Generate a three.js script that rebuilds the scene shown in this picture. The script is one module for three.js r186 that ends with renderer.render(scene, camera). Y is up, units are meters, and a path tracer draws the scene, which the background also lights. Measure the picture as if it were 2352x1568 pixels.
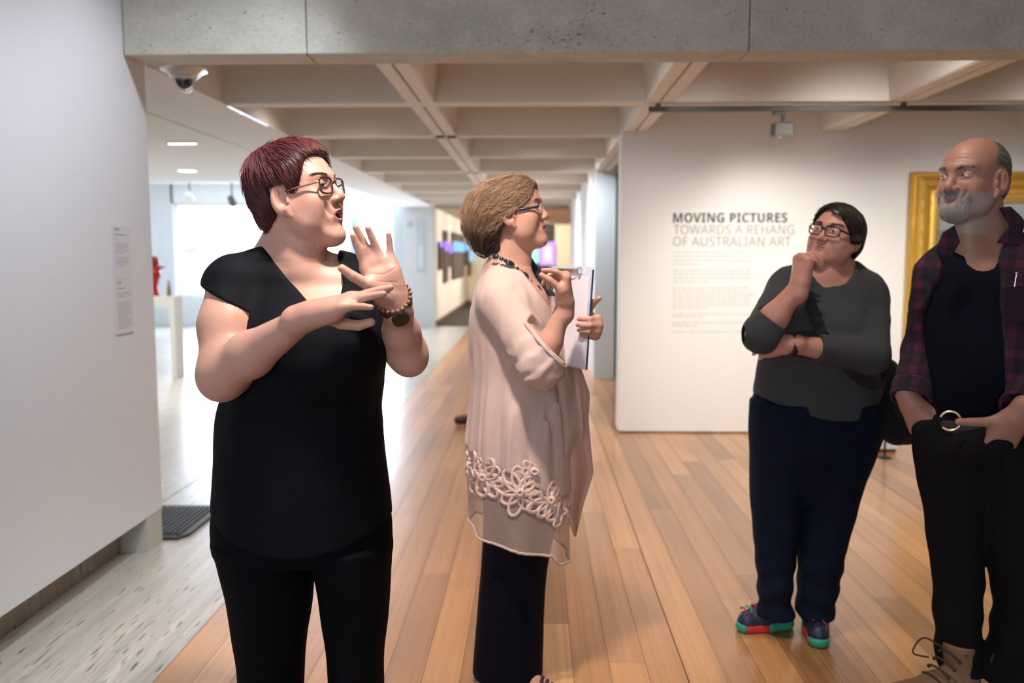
import * as THREE from 'three';
import { RoundedBoxGeometry } from 'three/addons/geometries/RoundedBoxGeometry.js';
import { mergeGeometries } from 'three/addons/utils/BufferGeometryUtils.js';
import { TextGeometry } from 'three/addons/geometries/TextGeometry.js';
import { FontLoader } from 'three/addons/loaders/FontLoader.js';
import { RectAreaLightUniformsLib } from 'three/addons/lights/RectAreaLightUniformsLib.js';
import { ImprovedNoise } from 'three/addons/math/ImprovedNoise.js';
RectAreaLightUniformsLib.init();

// ------------------------------------------------------------------ camera, sky, lights, exposure
const EYE = 1.42, FPX = 2000;
const scene = new THREE.Scene();
const camera = new THREE.PerspectiveCamera(2 * Math.atan(784 / FPX) * 180 / Math.PI, 2352 / 1568, 0.05, 200);
camera.position.set(0, EYE, 0);
camera.rotation.order = 'YXZ';
camera.rotation.set(-Math.atan(196 / FPX), Math.atan(50 / FPX), 0);
camera.focus = 2.15; camera.userData.fStop = 2.4;
camera.updateMatrixWorld(true);
scene.background = new THREE.Color(0.80, 0.90, 1.0);
scene.backgroundIntensity = 12;
const renderer = new THREE.WebGLRenderer({ antialias: true });
renderer.toneMapping = THREE.LinearToneMapping;
renderer.toneMappingExposure = 1.25;
renderer.shadowMap.enabled = true;
const WARM = 0xffd9ae, NEUTRAL = 0xffeedd, COOL = 0xdcebff;
function areaLight(color, intensity, w, h, [x, y, z], [tx, ty, tz]) {
  const l = new THREE.RectAreaLight(color, intensity, w, h);
  l.position.set(x, y, z); l.lookAt(tx, ty, tz); scene.add(l); return l;
}
function spotLight(color, intensity, angle, penumbra, [x, y, z], [tx, ty, tz], size = 1) {
  const l = new THREE.SpotLight(color, intensity, 0, angle, penumbra, 2);
  l.position.set(x, y, z); l.target.position.set(tx, ty, tz); l.castShadow = true; l.shadow.radius = size;
  l.shadow.mapSize.set(1024, 1024); l.shadow.bias = -0.0005;
  scene.add(l, l.target); return l;
}
// daylight arriving through the gallery window at the far left
areaLight(0xcfe0ff, 8, 4.3, 1.7, [-5.0, 1.55, -17.35], [-5.0, 1.0, 0]);
// daylight from the windows behind the photographer, to the left
areaLight(0xe6efff, 7, 2.2, 1.5, [-.70, 1.9, 3.45], [-1.3, 1.4, -3]);
// ceiling spots of the near room; the key falls on the two women in front
spotLight(0xfff0e6, 18, .55, .6, [-.22, 2.93, -1.72], [-.32, 1.2, -2.42], 4);
for (const [z, i] of [[1.2, 4.2], [-.6, 4.2], [-2.3, 4.6], [-3.45, 5]]) spotLight(0xe6efff, i, .85, .8, [-.78, 2.92, z], [-1.85, 1.15, z - .25], 4);
spotLight(0xffeedd, 5, .7, .7, [.75, 2.9, -2.5], [1.05, 1, -3.3], 4);
// track spots between the ceiling ribs, washing the title wall and lighting the timber floor
spotLight(0xfff4e6, 2.2, .8, .9, [1.625, 2.235, -5.83], [1.75, 1.1, -6.96], 3);
for (const [x, i] of [[.85, 10.5], [2.0, 14], [3.4, 12], [4.9, 10]]) spotLight(0xfff8f0, i, .55, .95, [x, 2.44, -4.3], [x, .98, -6.96], 14);
for (const [x, z, i] of [[.05, -4.85, 6], [.05, -7.97, 9], [1.55, -4.8, 6], [3.07, -4.85, 5], [-1.4, -6.46, 7], [.05, -11, 14], [.05, -14.03, 16]]) spotLight(0xfff0dd, i, 1.1, .8, [x, 2.8, z], [x, 0, z], 4);
spotLight(0xf2f6ff, 9, .8, .8, [.05, 2.6, -9.49], [.85, 1.2, -10.1], 4);
spotLight(0xffeccc, 26, 1.1, .8, [-.05, 2.33, -24.6], [.4, 1.2, -27.2], 4);
for (const [x, z] of [[-.05, -19], [-.05, -22.5], [2.2, -21]]) spotLight(0xfff6ea, 18, 1.25, .8, [x, 2.33, z], [x - .3, .4, z], 4);
for (const z of [-18.6, -21, -23.4]) spotLight(0xfffaf2, 9, 1.1, .9, [-.1, 2.3, z], [-2, 1.75, z - .4], 4);
for (const [x, z] of [[-3.9, -8.5], [-3.4, -13], [-6, -9.5]]) spotLight(0xfffaf2, 16, 1.2, .8, [x, 2.33, z], [x, 0, z], 4);

// ------------------------------------------------------------------ helpers
const V = (x, y, z) => new THREE.Vector3(x, y, z);
let seed = 7;
const rnd = () => { seed = (seed * 1664525 + 1013904223) >>> 0; return seed / 4294967296; };
const rr = (a, b) => a + (b - a) * rnd();
const perlin = new ImprovedNoise();
const noise = (x, y, z) => perlin.noise(x + 50.3, y + 17.7, z + 91.1);
const lerp = (a, b, t) => a + (b - a) * t;
const clamp = (x, a, b) => x < a ? a : x > b ? b : x;
const sstep = (a, b, x) => { const t = clamp((x - a) / (b - a), 0, 1); return t * t * (3 - 2 * t); };
const used = {};
function numbered(n) { const k = used[n] = (used[n] ?? -1) + 1; return k ? `${n}_${String(k).padStart(3, '0')}` : n; }
// the world point that the photograph shows at pixel (u, v), d metres into the room (measured along the room)
function P(u, v, d) {
  const r = V((u - 1176) / FPX, (784 - v) / FPX, -1).applyQuaternion(camera.quaternion);
  const k = d / -r.z;
  return V(r.x * k, EYE + r.y * k, -d);
}
function shade(o) { o.traverse(c => { if (c.isMesh) { c.castShadow = true; c.receiveShadow = true; } }); return o; }
function mesh(name, geo, mat, parent = scene) {
  const m = new THREE.Mesh(Array.isArray(geo) ? mergeG(geo) : geo, mat); m.name = numbered(name); m.castShadow = m.receiveShadow = true; parent.add(m); return m;
}
function mergeG(list) {
  return mergeGeometries(list.map(g => { g = g.index ? g.toNonIndexed() : g; for (const k of Object.keys(g.attributes)) if (!['position', 'normal', 'uv'].includes(k)) g.deleteAttribute(k); return g; }));
}
function group(name, pos = [0, 0, 0], parent = scene) { const g = new THREE.Group(); g.name = numbered(name); g.position.set(...pos); parent.add(g); return g; }
function tag(o, label, category, grp, kind) { const u = o.userData; if (label) u.label = label; if (category) u.category = category; if (grp) u.group = grp; if (kind) u.kind = kind; return o; }
function struct(o) { o.userData.kind = 'structure'; return o; }
// box from corner to corner, uv in metres
function box(x0, x1, y0, y1, z0, z1, uvs = 1) {
  const g = new THREE.BoxGeometry(Math.abs(x1 - x0), Math.abs(y1 - y0), Math.abs(z1 - z0));
  g.translate((x0 + x1) / 2, (y0 + y1) / 2, (z0 + z1) / 2);
  const p = g.attributes.position, n = g.attributes.normal, uv = g.attributes.uv;
  for (let i = 0; i < p.count; i++) {
    const ax = Math.abs(n.getX(i)), ay = Math.abs(n.getY(i));
    if (ax > .5) uv.setXY(i, p.getZ(i) * uvs, p.getY(i) * uvs); else if (ay > .5) uv.setXY(i, p.getX(i) * uvs, p.getZ(i) * uvs); else uv.setXY(i, p.getX(i) * uvs, p.getY(i) * uvs);
  }
  return g;
}
function rbox(w, h, d, r, x = 0, y = 0, z = 0, seg = 2) { const g = new RoundedBoxGeometry(w, h, d, seg, r); g.translate(x, y, z); return g; }
function tube(pts, r, seg = 24, rad = 8, closed = false) {
  return new THREE.TubeGeometry(new THREE.CatmullRomCurve3(pts, closed, 'catmullrom', 0.5), seg, r, rad, closed);
}
function lathe(pts, seg = 32) { return new THREE.LatheGeometry(pts.map(p => new THREE.Vector2(p[0], p[1])), seg); }
// extrude a closed profile (x,y) along z
function prism(profile, z0, z1) {
  const s = new THREE.Shape(profile.map(p => new THREE.Vector2(p[0], p[1])));
  const g = new THREE.ExtrudeGeometry(s, { depth: Math.abs(z1 - z0), bevelEnabled: false }); g.translate(0, 0, Math.min(z0, z1)); return g;
}
// ------------------------------------------------------------------ textures
function dataTex(n, m, f, srgb = true, rep) {
  const d = new Uint8Array(n * m * 4);
  for (let j = 0; j < m; j++) for (let i = 0; i < n; i++) { const c = f(i / n, j / m, i, j), o = (j * n + i) * 4; d[o] = clamp(c[0], 0, 255); d[o + 1] = clamp(c[1], 0, 255); d[o + 2] = clamp(c[2], 0, 255); d[o + 3] = c[3] ?? 255; }
  const t = new THREE.DataTexture(d, n, m); t.magFilter = THREE.LinearFilter; t.minFilter = THREE.LinearMipmapLinearFilter; t.generateMipmaps = true; t.wrapS = t.wrapT = THREE.RepeatWrapping;
  if (srgb) t.colorSpace = THREE.SRGBColorSpace; if (rep) t.repeat.set(...rep); t.needsUpdate = true; return t;
}
// noise that tiles with period 1 in u and v
function tnoise(u, v, fx, fy, s) {
  const a = u * fx, b = v * fy, n = (x, y) => noise(x, y, s);
  const wx = u, wy = v;
  return (n(a, b) * (1 - wx) + n(a - fx, b) * wx) * (1 - wy) + (n(a, b - fy) * (1 - wx) + n(a - fx, b - fy) * wx) * wy;
}
const std = (o) => new THREE.MeshStandardMaterial(o);
const phys = (o) => new THREE.MeshPhysicalMaterial(o);
const plasterBump = dataTex(256, 256, (u, v) => { const g = 128 + 60 * tnoise(u, v, 40, 40, 1) + 50 * tnoise(u, v, 90, 90, 2); return [g, g, g]; }, false);
const M = {
  wallWhite: std({ color: new THREE.Color(.69, .71, .72), roughness: .85, bumpMap: plasterBump, bumpScale: .0006 }),
  wallWarm: std({ color: new THREE.Color(.82, .82, .81), roughness: .85, bumpMap: plasterBump, bumpScale: .0006 }),
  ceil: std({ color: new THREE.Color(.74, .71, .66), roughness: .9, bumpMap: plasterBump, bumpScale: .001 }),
  ceilWhite: std({ color: new THREE.Color(.78, .79, .79), roughness: .9 }),
  cream: std({ color: new THREE.Color(.84, .79, .69), roughness: .9 }),
  greyWall: std({ color: new THREE.Color(.58, .65, .68), roughness: .9 }),
  teal: std({ color: new THREE.Color(.03, .26, .32), roughness: .9 }),
  brownWood: std({ color: new THREE.Color(.16, .085, .05), roughness: .6 }),
  black: std({ color: new THREE.Color(.012, .012, .013), roughness: .5 }),
  blackGloss: std({ color: new THREE.Color(.008, .008, .009), roughness: .15 }),
  greyMetal: std({ color: new THREE.Color(.095, .088, .08), roughness: .5, metalness: .1 }),
  whitePlastic: std({ color: new THREE.Color(.75, .75, .73), roughness: .4 }),
  chrome: std({ color: new THREE.Color(.6, .6, .6), roughness: .18, metalness: 1 }),
  glass: phys({ color: 0xffffff, roughness: 0, transmission: 1, thickness: 0, ior: 1.5 }),
};
// ------------------------------------------------------------------ the setting
// concrete with blow holes
const concreteTex = dataTex(1024, 512, (u, v) => {
  let g = 186 + 16 * tnoise(u, v, 5, 3, 3) + 14 * tnoise(u, v, 23, 14, 4) + 14 * tnoise(u, v, 120, 80, 5) + 8 * tnoise(u, v, 300, 180, 8);
  const p = tnoise(u, v, 150, 95, 6), q = tnoise(u, v, 14, 9, 7);
  const pit = sstep(.47, .60, p + q * .35); g -= 62 * pit;
  return [g * 1.0, g * .985, g * .92];
});
const concreteBump = dataTex(1024, 512, (u, v) => {
  const p = tnoise(u, v, 150, 95, 6), q = tnoise(u, v, 14, 9, 7);
  const g = 200 - 150 * sstep(.46, .60, p + q * .35) + 26 * tnoise(u, v, 120, 80, 5); return [g, g, g];
}, false);
for (const t of [concreteTex, concreteBump]) t.repeat.set(1 / 2.4, 1 / 1.2);
M.concrete = std({ map: concreteTex, bumpMap: concreteBump, bumpScale: .002, roughness: .92 });
// travertine: veins run along the room (v)
const travTex = dataTex(1024, 1024, (u, v) => {
  const w = .035 * tnoise(u, v, 3, 2, 11);
  const a = tnoise((u + w + 1) % 1, v, 26, 2, 12), b = tnoise((u + w + 1) % 1, v, 90, 6, 13), c = tnoise(u, v, 190, 24, 14), d = tnoise(u, v, 4, 3, 15);
  let g = 198 + 30 * a + 22 * b + 10 * c + 10 * d;
  const pit = sstep(.24, .40, tnoise((u + w + 1) % 1, v, 120, 16, 16) + .35 * a + .22 * d - .05);
  const green = sstep(.1, .4, d);
  return [g - pit * 82, g * .985 - pit * 72, g * .945 - pit * (76 + 10 * green)];
});
travTex.repeat.set(1 / 1.3, 1 / 1.9);
const travBump = dataTex(512, 512, (u, v) => { const w = .035 * tnoise(u, v, 3, 2, 11); const g = 200 - 130 * sstep(.24, .4, tnoise((u + w + 1) % 1, v, 120, 16, 16) + .35 * tnoise((u + w + 1) % 1, v, 26, 2, 12) + .22 * tnoise(u, v, 4, 3, 15) - .05); return [g, g, g]; }, false);
travBump.repeat.set(1 / 1.3, 1 / 1.9);
const travMats = [0, 1, 2].map(i => phys({ map: travTex, bumpMap: travBump, bumpScale: .0012, roughness: .28, color: new THREE.Color().setRGB(...[[.84, .82, .78], [.78, .76, .72], [.81, .79, .75]][i]), clearcoat: .25, clearcoatRoughness: .12 }));
// timber boards
const woodTex = [0, 1, 2].map(k => dataTex(256, 1024, (u, v) => {
  const wv = .10 * tnoise(u, v, 2, 1.0, 21 + k);
  const a = tnoise((u + wv + 1) % 1, v, 7, 1, 24 + k), b = tnoise((u + wv + 1) % 1, v, 40, 3, 27 + k), c = tnoise(u, v, 90, 30, 31 + k), d = tnoise(u, v, 2, 3, 35 + k);
  const g = 1 + .13 * a + .10 * b + .07 * c + .12 * d;
  return [200 * g, 150 * g, 103 * g];
}));
const boardTones = [[.80, .76, .70], [.62, .55, .48], [.95, .95, .92], [.72, .66, .62], [.86, .80, .72], [.54, .47, .40], [.68, .60, .52]];
const boardMats = boardTones.map((c, i) => phys({ map: woodTex[i % 3], color: new THREE.Color(...c), roughness: .36, clearcoat: .55, clearcoatRoughness: .16 }));

const WX = -1.27;                                                   // where stone meets timber
const floor = struct(group('floor'));
mesh('screed', box(-10, 7, -.2, -.022, 4, -34), std({ color: new THREE.Color(.05, .04, .03), roughness: 1 }), floor);
{ // boards, near ones one by one, the far ones joined
  const W = .128, far = [];
  const protos = [];
  for (const L of [1.8, 2.6, 3.4, 4.2]) for (let k = 0; k < 2; k++) {
    const g = box(-W / 2 + .0007, W / 2 - .0007, -.02, 0, -L / 2 + .0006, L / 2 - .0006), p = g.attributes.position, uv = g.attributes.uv, n = g.attributes.normal;
    for (let i = 0; i < p.count; i++) if (Math.abs(n.getY(i)) > .5) uv.setXY(i, p.getX(i) / W + .5, p.getZ(i) / 2.0 + k * .37);
    protos.push([L, g]);
  }
  let n = 0;
  for (let c = 0; c < 56; c++) {
    const x = WX + W / 2 + c * W + (c >= 14 ? .003 : 0) + (c >= 27 ? .003 : 0);
    if (x > 6.2) break;
    let z = 1.5 - rnd() * 2.2;
    if (c % 7 === 3) z += .6;
    while (z > -33.8) {
      const [L, g] = protos[Math.floor(rnd() * protos.length)], zc = z - L / 2;
      const far_ = zc < -8.2 || zc > -1.2 || x > 4.6 || (zc > -2.6 && Math.abs(x) > 1.9), mat = boardMats[Math.floor(rnd() * boardMats.length)];
      if (x > 3.2 && z < -7.4) { z -= L; continue; }
      if (far_) { const h = g.clone(); h.translate(x, 0, zc); (far[boardMats.indexOf(mat)] ??= []).push(h); }
      else { const b = mesh('board', g, mat, floor); b.position.set(x, 0, zc); n++; }
      z -= L;
    }
  }
  console.log('boards', n);
  const rest = group('far_boards', [0, 0, 0], floor); tag(rest, null, null, null, 'stuff');
  far.forEach((l, i) => { if (l) { const m = mesh('far_boards_surface', l, boardMats[i], rest); m.userData.kind = 'stuff'; } });
  // stone slabs
  const xs = [WX, -2.15, -3.05, -3.95, -4.85, -5.75, -6.65, -7.55, -8.45, -9.4];
  const rows = [[4, 1.1], [1.1, -1.9], [-1.9, -6.3], [-6.3, -9.1], [-9.1, -11.9], [-11.9, -14.7], [-14.7, -17.6]];
  for (let i = 0; i < xs.length - 1; i++) for (let j = 0; j < rows.length; j++) {
    if (i > 1 && rows[j][0] > -1) continue;
    const g = box(xs[i] - (i ? .004 : .003), xs[i + 1] + .004, -.02, 0, rows[j][0] - .0015, rows[j][1] + .0015); 
    const uv = g.attributes.uv; for (let k = 0; k < uv.count; k++) uv.setXY(k, uv.getX(k) + i * .31, uv.getY(k) + j * .47 + i * .2);
    mesh('stone_slab', g, travMats[(i + j) % 3], floor);
  }
  mesh('joint_strip', box(WX - .004, WX + .003, -.018, -.0006, 3.9, -33), M.brownWood, floor);
}
// left wall of the near room: white panel standing on a recessed plinth
const wallLeft = struct(group('wall_left'));
mesh('panel', box(-2.12, -1.85, .172, 3.0, 3.6, -4.195), M.wallWhite, wallLeft);
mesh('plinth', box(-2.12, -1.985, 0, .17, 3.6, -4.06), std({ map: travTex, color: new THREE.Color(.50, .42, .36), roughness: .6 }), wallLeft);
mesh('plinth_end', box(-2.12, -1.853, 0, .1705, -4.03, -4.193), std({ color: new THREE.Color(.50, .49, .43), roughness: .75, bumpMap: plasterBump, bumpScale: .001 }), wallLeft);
mesh('gallery_near_wall', box(-9.4, -2.1, 0, 3, -.9, -1.1), M.wallWhite, wallLeft);
mesh('gallery_side_wall', box(-9.6, -9.4, 0, 3, -.9, -17.7), M.wallWhite, wallLeft);
struct(mesh('wall_near', box(-2.3, 6.6, 0, 3, 3.6, 3.8), M.wallWarm));
struct(mesh('wall_right', box(6.3, 6.5, 0, 3, 3.6, -34), M.wallWarm));
// concrete beam over the opening
const beam = struct(group('concrete_beam'));
{ const seams = [-1.85, -1.02, .95, 3.4, 6.3];
  for (let i = 0; i < 4; i++) { const g = rbox(seams[i + 1] - seams[i] - .003, .66, .205, .008, (seams[i] + seams[i + 1]) / 2, 2.318 + .33, -4.083); const p = g.attributes.position, n = g.attributes.normal, uv = g.attributes.uv; for (let k = 0; k < p.count; k++) Math.abs(n.getY(k)) > .7 ? uv.setXY(k, p.getX(k), p.getZ(k)) : uv.setXY(k, p.getX(k), p.getY(k)); mesh('beam_segment', g, M.concrete, beam); } }
// ceilings
const ceiling = struct(group('ceiling'));
const CH = 2.387;
mesh('near_slab', box(-2.12, 6.4, 2.97, 3.1, 3.7, -4.1), M.ceil, ceiling);
{
  mesh('coffer_top', box(-2.0, 6.4, 2.86, 2.95, -4.1, -17.7), M.ceil, ceiling);
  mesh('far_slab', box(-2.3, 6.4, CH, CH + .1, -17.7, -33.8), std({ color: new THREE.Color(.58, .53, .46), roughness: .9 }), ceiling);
  const half = (s) => [[s * .007, CH], [s * .085, CH], [s * .092, CH + .012], [s * .15, 2.87], [s * .007, 2.87]];
  for (const x of [-.72, .79, 2.31, 3.83, 5.35]) for (const s of [-1, 1]) { const g = prism(half(s), -4.12, -17.7); g.translate(x, 0, 0); mesh('long_rib', g, M.ceil, ceiling); }
  for (const x of [-.72, .79, 2.31]) mesh('rib_groove', box(x - .007, x + .007, CH + .012, CH + .4, -4.12, -17.7), std({ color: new THREE.Color(.2, .17, .14), roughness: 1 }), ceiling);
  for (let i = 0; i < 9; i++) {
    const z = -5.70 - i * 1.515;
    const g = prism([[-.075, CH], [.075, CH], [.13, 2.87], [-.13, 2.87]], -1.985, 6.35); g.rotateY(Math.PI / 2); 
    // rotateY maps z to x
    g.translate(0, 0, z); mesh('cross_rib', g, M.ceil, ceiling);
  }
  // flat ceiling of the side gallery, its edge strip and shadow groove
  mesh('gallery_ceiling', box(-2.61 + .004, -1.98, CH, 2.6, -1.0, -17.6), M.ceilWhite, ceiling);
  mesh('gallery_ceiling', box(-9.4, -2.61 - .010, CH, 2.6, -1.0, -11.5), M.ceilWhite, ceiling);
  mesh('gallery_ceiling_edge', box(-2.05, -1.98, 2.6, 2.9, -4.1, -17.6), M.ceilWhite, ceiling);
  mesh('gallery_ceiling_gap', box(-2.63, -2.60, CH + .02, 2.6, -1.0, -11.5), M.greyMetal, ceiling);
  mesh('gallery_high_ceiling', box(-9.4, -2.6, 2.85, 3.0, -11.4, -17.7), M.ceilWhite, ceiling);
}
// title wall
const wallTitle = struct(mesh('wall_back', box(.686, 6.4, .012, 2.9, -6.96, -7.2), M.wallWarm));
struct(mesh('trim_1', box(.70, 6.3, 0, .012, -6.975, -7.19), M.brownWood));
// corridor beyond
struct(mesh('wall_corridor_right', box(.70, .93, 0, 2.9, -10.12, -16.7), M.wallWhite));
struct(mesh('wall_corridor_end', box(.702, .935, 0, 2.9, -10.09, -10.12), M.greyWall));
struct(mesh('wall_teal', box(.93, 3.2, 0, 2.9, -10.3, -10.5), M.teal));
struct(mesh('wall_side_passage', box(3.1, 3.2, 0, 2.9, -7.1, -10.4), M.greyWall));
struct(mesh('wall_corridor_left', box(-2.25, -2.0, .10, CH, -17.7, -33), M.cream));
struct(mesh('baseboard_corridor', box(-2.25, -1.985, 0, .10, -17.69, -33), M.brownWood));
struct(mesh('wall_far', box(-2.2, 6.4, 0, CH, -27.2, -27.4), M.cream));
// window wall
const wallWindow = struct(group('wall_window'));
mesh('pier', box(-2.62, -2.0, 0, 2.95, -17.5, -17.75), M.wallWhite, wallWindow);
mesh('jamb', box(-2.82, -2.62, 0, 2.95, -17.55, -17.8), M.greyWall, wallWindow);
mesh('sill_wall', box(-7.3, -2.8, 0, .62, -17.5, -17.75), M.wallWhite, wallWindow);
mesh('head_wall', box(-7.3, -2.8, 2.47, 2.95, -17.5, -17.75), M.ceilWhite, wallWindow);
mesh('left_pier', box(-9.5, -7.25, 0, 2.95, -17.5, -17.75), M.wallWhite, wallWindow);
const windowOne = struct(group('window_1'));
mesh('window_frame', [box(-7.26, -7.2, .62, 2.47, -17.6, -17.68), box(-2.86, -2.8, .62, 2.47, -17.6, -17.68), box(-7.2, -2.86, .62, .67, -17.6, -17.68), box(-7.2, -2.86, 2.42, 2.47, -17.6, -17.68)], M.whitePlastic, windowOne);
for (let i = 0; i < 3; i++) mesh('pane', box(-7.2 + i * 1.447, -7.2 + (i + 1) * 1.447 - .006, .67, 2.42, -17.635, -17.641), M.glass, windowOne);
// ------------------------------------------------------------------ things of the gallery
// lettering on the title wall
const ZW = -6.96;
{
  const bold = await new FontLoader().loadAsync('fonts/droid/droid_sans_bold.typeface.json');
  const reg = await new FontLoader().loadAsync('fonts/droid/droid_sans_regular.typeface.json');
  const lines = [['MOVING PICTURES', bold, 488.5, 511, 1546, 1809, std({ color: new THREE.Color(.02, .045, .035), roughness: .8 })],
    ['TOWARDS A REHANG', reg, 516, 538, 1547, 1825, std({ color: new THREE.Color(.34, .34, .30), roughness: .8 })],
    ['OF AUSTRALIAN ART', reg, 543, 565.5, 1546, 1818, std({ color: new THREE.Color(.34, .34, .30), roughness: .8 })]];
  const t = tag(group('wall_lettering', [0, 0, ZW]), 'exhibition title in dark green and grey capital letters on the white wall', 'lettering');
  for (const [s, font, vt, vb, ul, ur, mat] of lines) {
    const a = P(ul, vb, 6.955), b = P(ur, vt, 6.955);
    const g = new TextGeometry(s, { font, size: 1, depth: .02, curveSegments: 4 }); g.computeBoundingBox(); const bb = g.boundingBox;
    g.translate(-bb.min.x, -bb.min.y, 0); g.scale((b.x - a.x) / (bb.max.x - bb.min.x), (b.y - a.y) / (bb.max.y - bb.min.y), .05); g.translate(a.x, a.y, .0005);
    mesh('text_line', g, mat, t);
  }
  // the long text below is too blurred to read: rows of word-long marks printed on a clear film
  const c = document.createElement('canvas'); c.width = 1024; c.height = 1024; const x = c.getContext('2d'); x.clearRect(0, 0, 1024, 1024);
  x.fillStyle = '#000'; x.fillRect(0, 0, 1024, 1024); x.fillStyle = '#fff';
  const paras = [[0, .19, 4], [.215, .395, 4], [.425, .705, 7], [.735, .80, 2], [.84, .915, 2], [.95, .985, 1]];
  for (const [y0, y1, n] of paras) for (let i = 0; i < n; i++) { const y = lerp(y0, y1, i / Math.max(n, 1)) * 1024; let u = 0; const end = i === n - 1 && n > 1 ? 250 + rnd() * 200 : 850 + rnd() * 150; while (u < end) { const w = 22 + rnd() * 75; x.fillRect(u, y + 4, w, 15); u += w + 13; } }
  const a = P(1543, 769, 6.957), b = P(1733, 577, 6.957);
  const at = new THREE.CanvasTexture(c);
  const pm = std({ color: new THREE.Color(.40, .39, .33), roughness: .9, alphaMap: at, transparent: true, opacity: .28 });
  const g = new THREE.PlaneGeometry(b.x - a.x, b.y - a.y); g.translate((a.x + b.x) / 2, (a.y + b.y) / 2, 0); g.translate(0, 0, -ZW - 6.957);
  mesh('paragraph_print', g, pm, t);
}
// printed text panel on the near left wall
{
  const c = document.createElement('canvas'); c.width = 256; c.height = 1024; const x = c.getContext('2d');
  x.fillStyle = '#d3d3d4'; x.fillRect(0, 0, 256, 1024); x.fillStyle = '#8f8f90';
  const row = (y, w, h, col) => { x.fillStyle = col; let u = 24; while (u < 24 + w) { const l = 10 + rnd() * 26; x.fillRect(u, y, Math.min(l, 24 + w - u), h); u += l + 4; } };
  const block = (y, n, w) => { for (let i = 0; i < n; i++) row(y + i * 19, i === n - 1 ? w * .6 : w - rnd() * 14, 8, '#a9a9ab'); };
  row(22, 80, 12, '#7d7d80'); row(42, 70, 10, '#9a9a9c'); row(78, 150, 11, '#86868a'); row(118, 50, 9, '#a2a2a5');
  block(160, 6, 208); block(296, 5, 196); x.fillStyle = '#98989a'; x.fillRect(30, 500, 190, 4);
  row(526, 74, 12, '#7d7d80'); row(548, 60, 10, '#9a9a9c'); row(586, 120, 11, '#86868a'); block(630, 3, 204); block(720, 8, 206); block(872, 6, 206);
  const tex = new THREE.CanvasTexture(c); tex.colorSpace = THREE.SRGBColorSpace;
  // the wall is the plane x = -1.85
  const onWall = (u, v) => { let lo = 1, hi = 12; for (let i = 0; i < 50; i++) { const m = (lo + hi) / 2; P(u, v, m).x > -1.85 ? lo = m : hi = m; } return P(u, v, lo); };
  const tl = onWall(255, 516), bl = onWall(265, 770), br = onWall(306, 762);
  const w = Math.abs(br.z - (tl.z + bl.z) / 2), y1 = tl.y, y0 = bl.y, zn = (tl.z + bl.z) / 2;
  const t = tag(group('text_panel', [-1.85, y0, zn]), 'tall narrow printed text panel on the near white wall at left', 'wall label');
  mesh('backing_board', rbox(.006, y1 - y0, w, .002, .003, (y1 - y0) / 2, -w / 2), std({ color: new THREE.Color(.62, .62, .63), roughness: .7 }), t);
  const g = new THREE.PlaneGeometry(w - .006, y1 - y0 - .006); g.rotateY(Math.PI / 2); g.translate(.0065, (y1 - y0) / 2, -w / 2);
  mesh('printed_sheet', g, std({ map: tex, roughness: .8 }), t);
}
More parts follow.
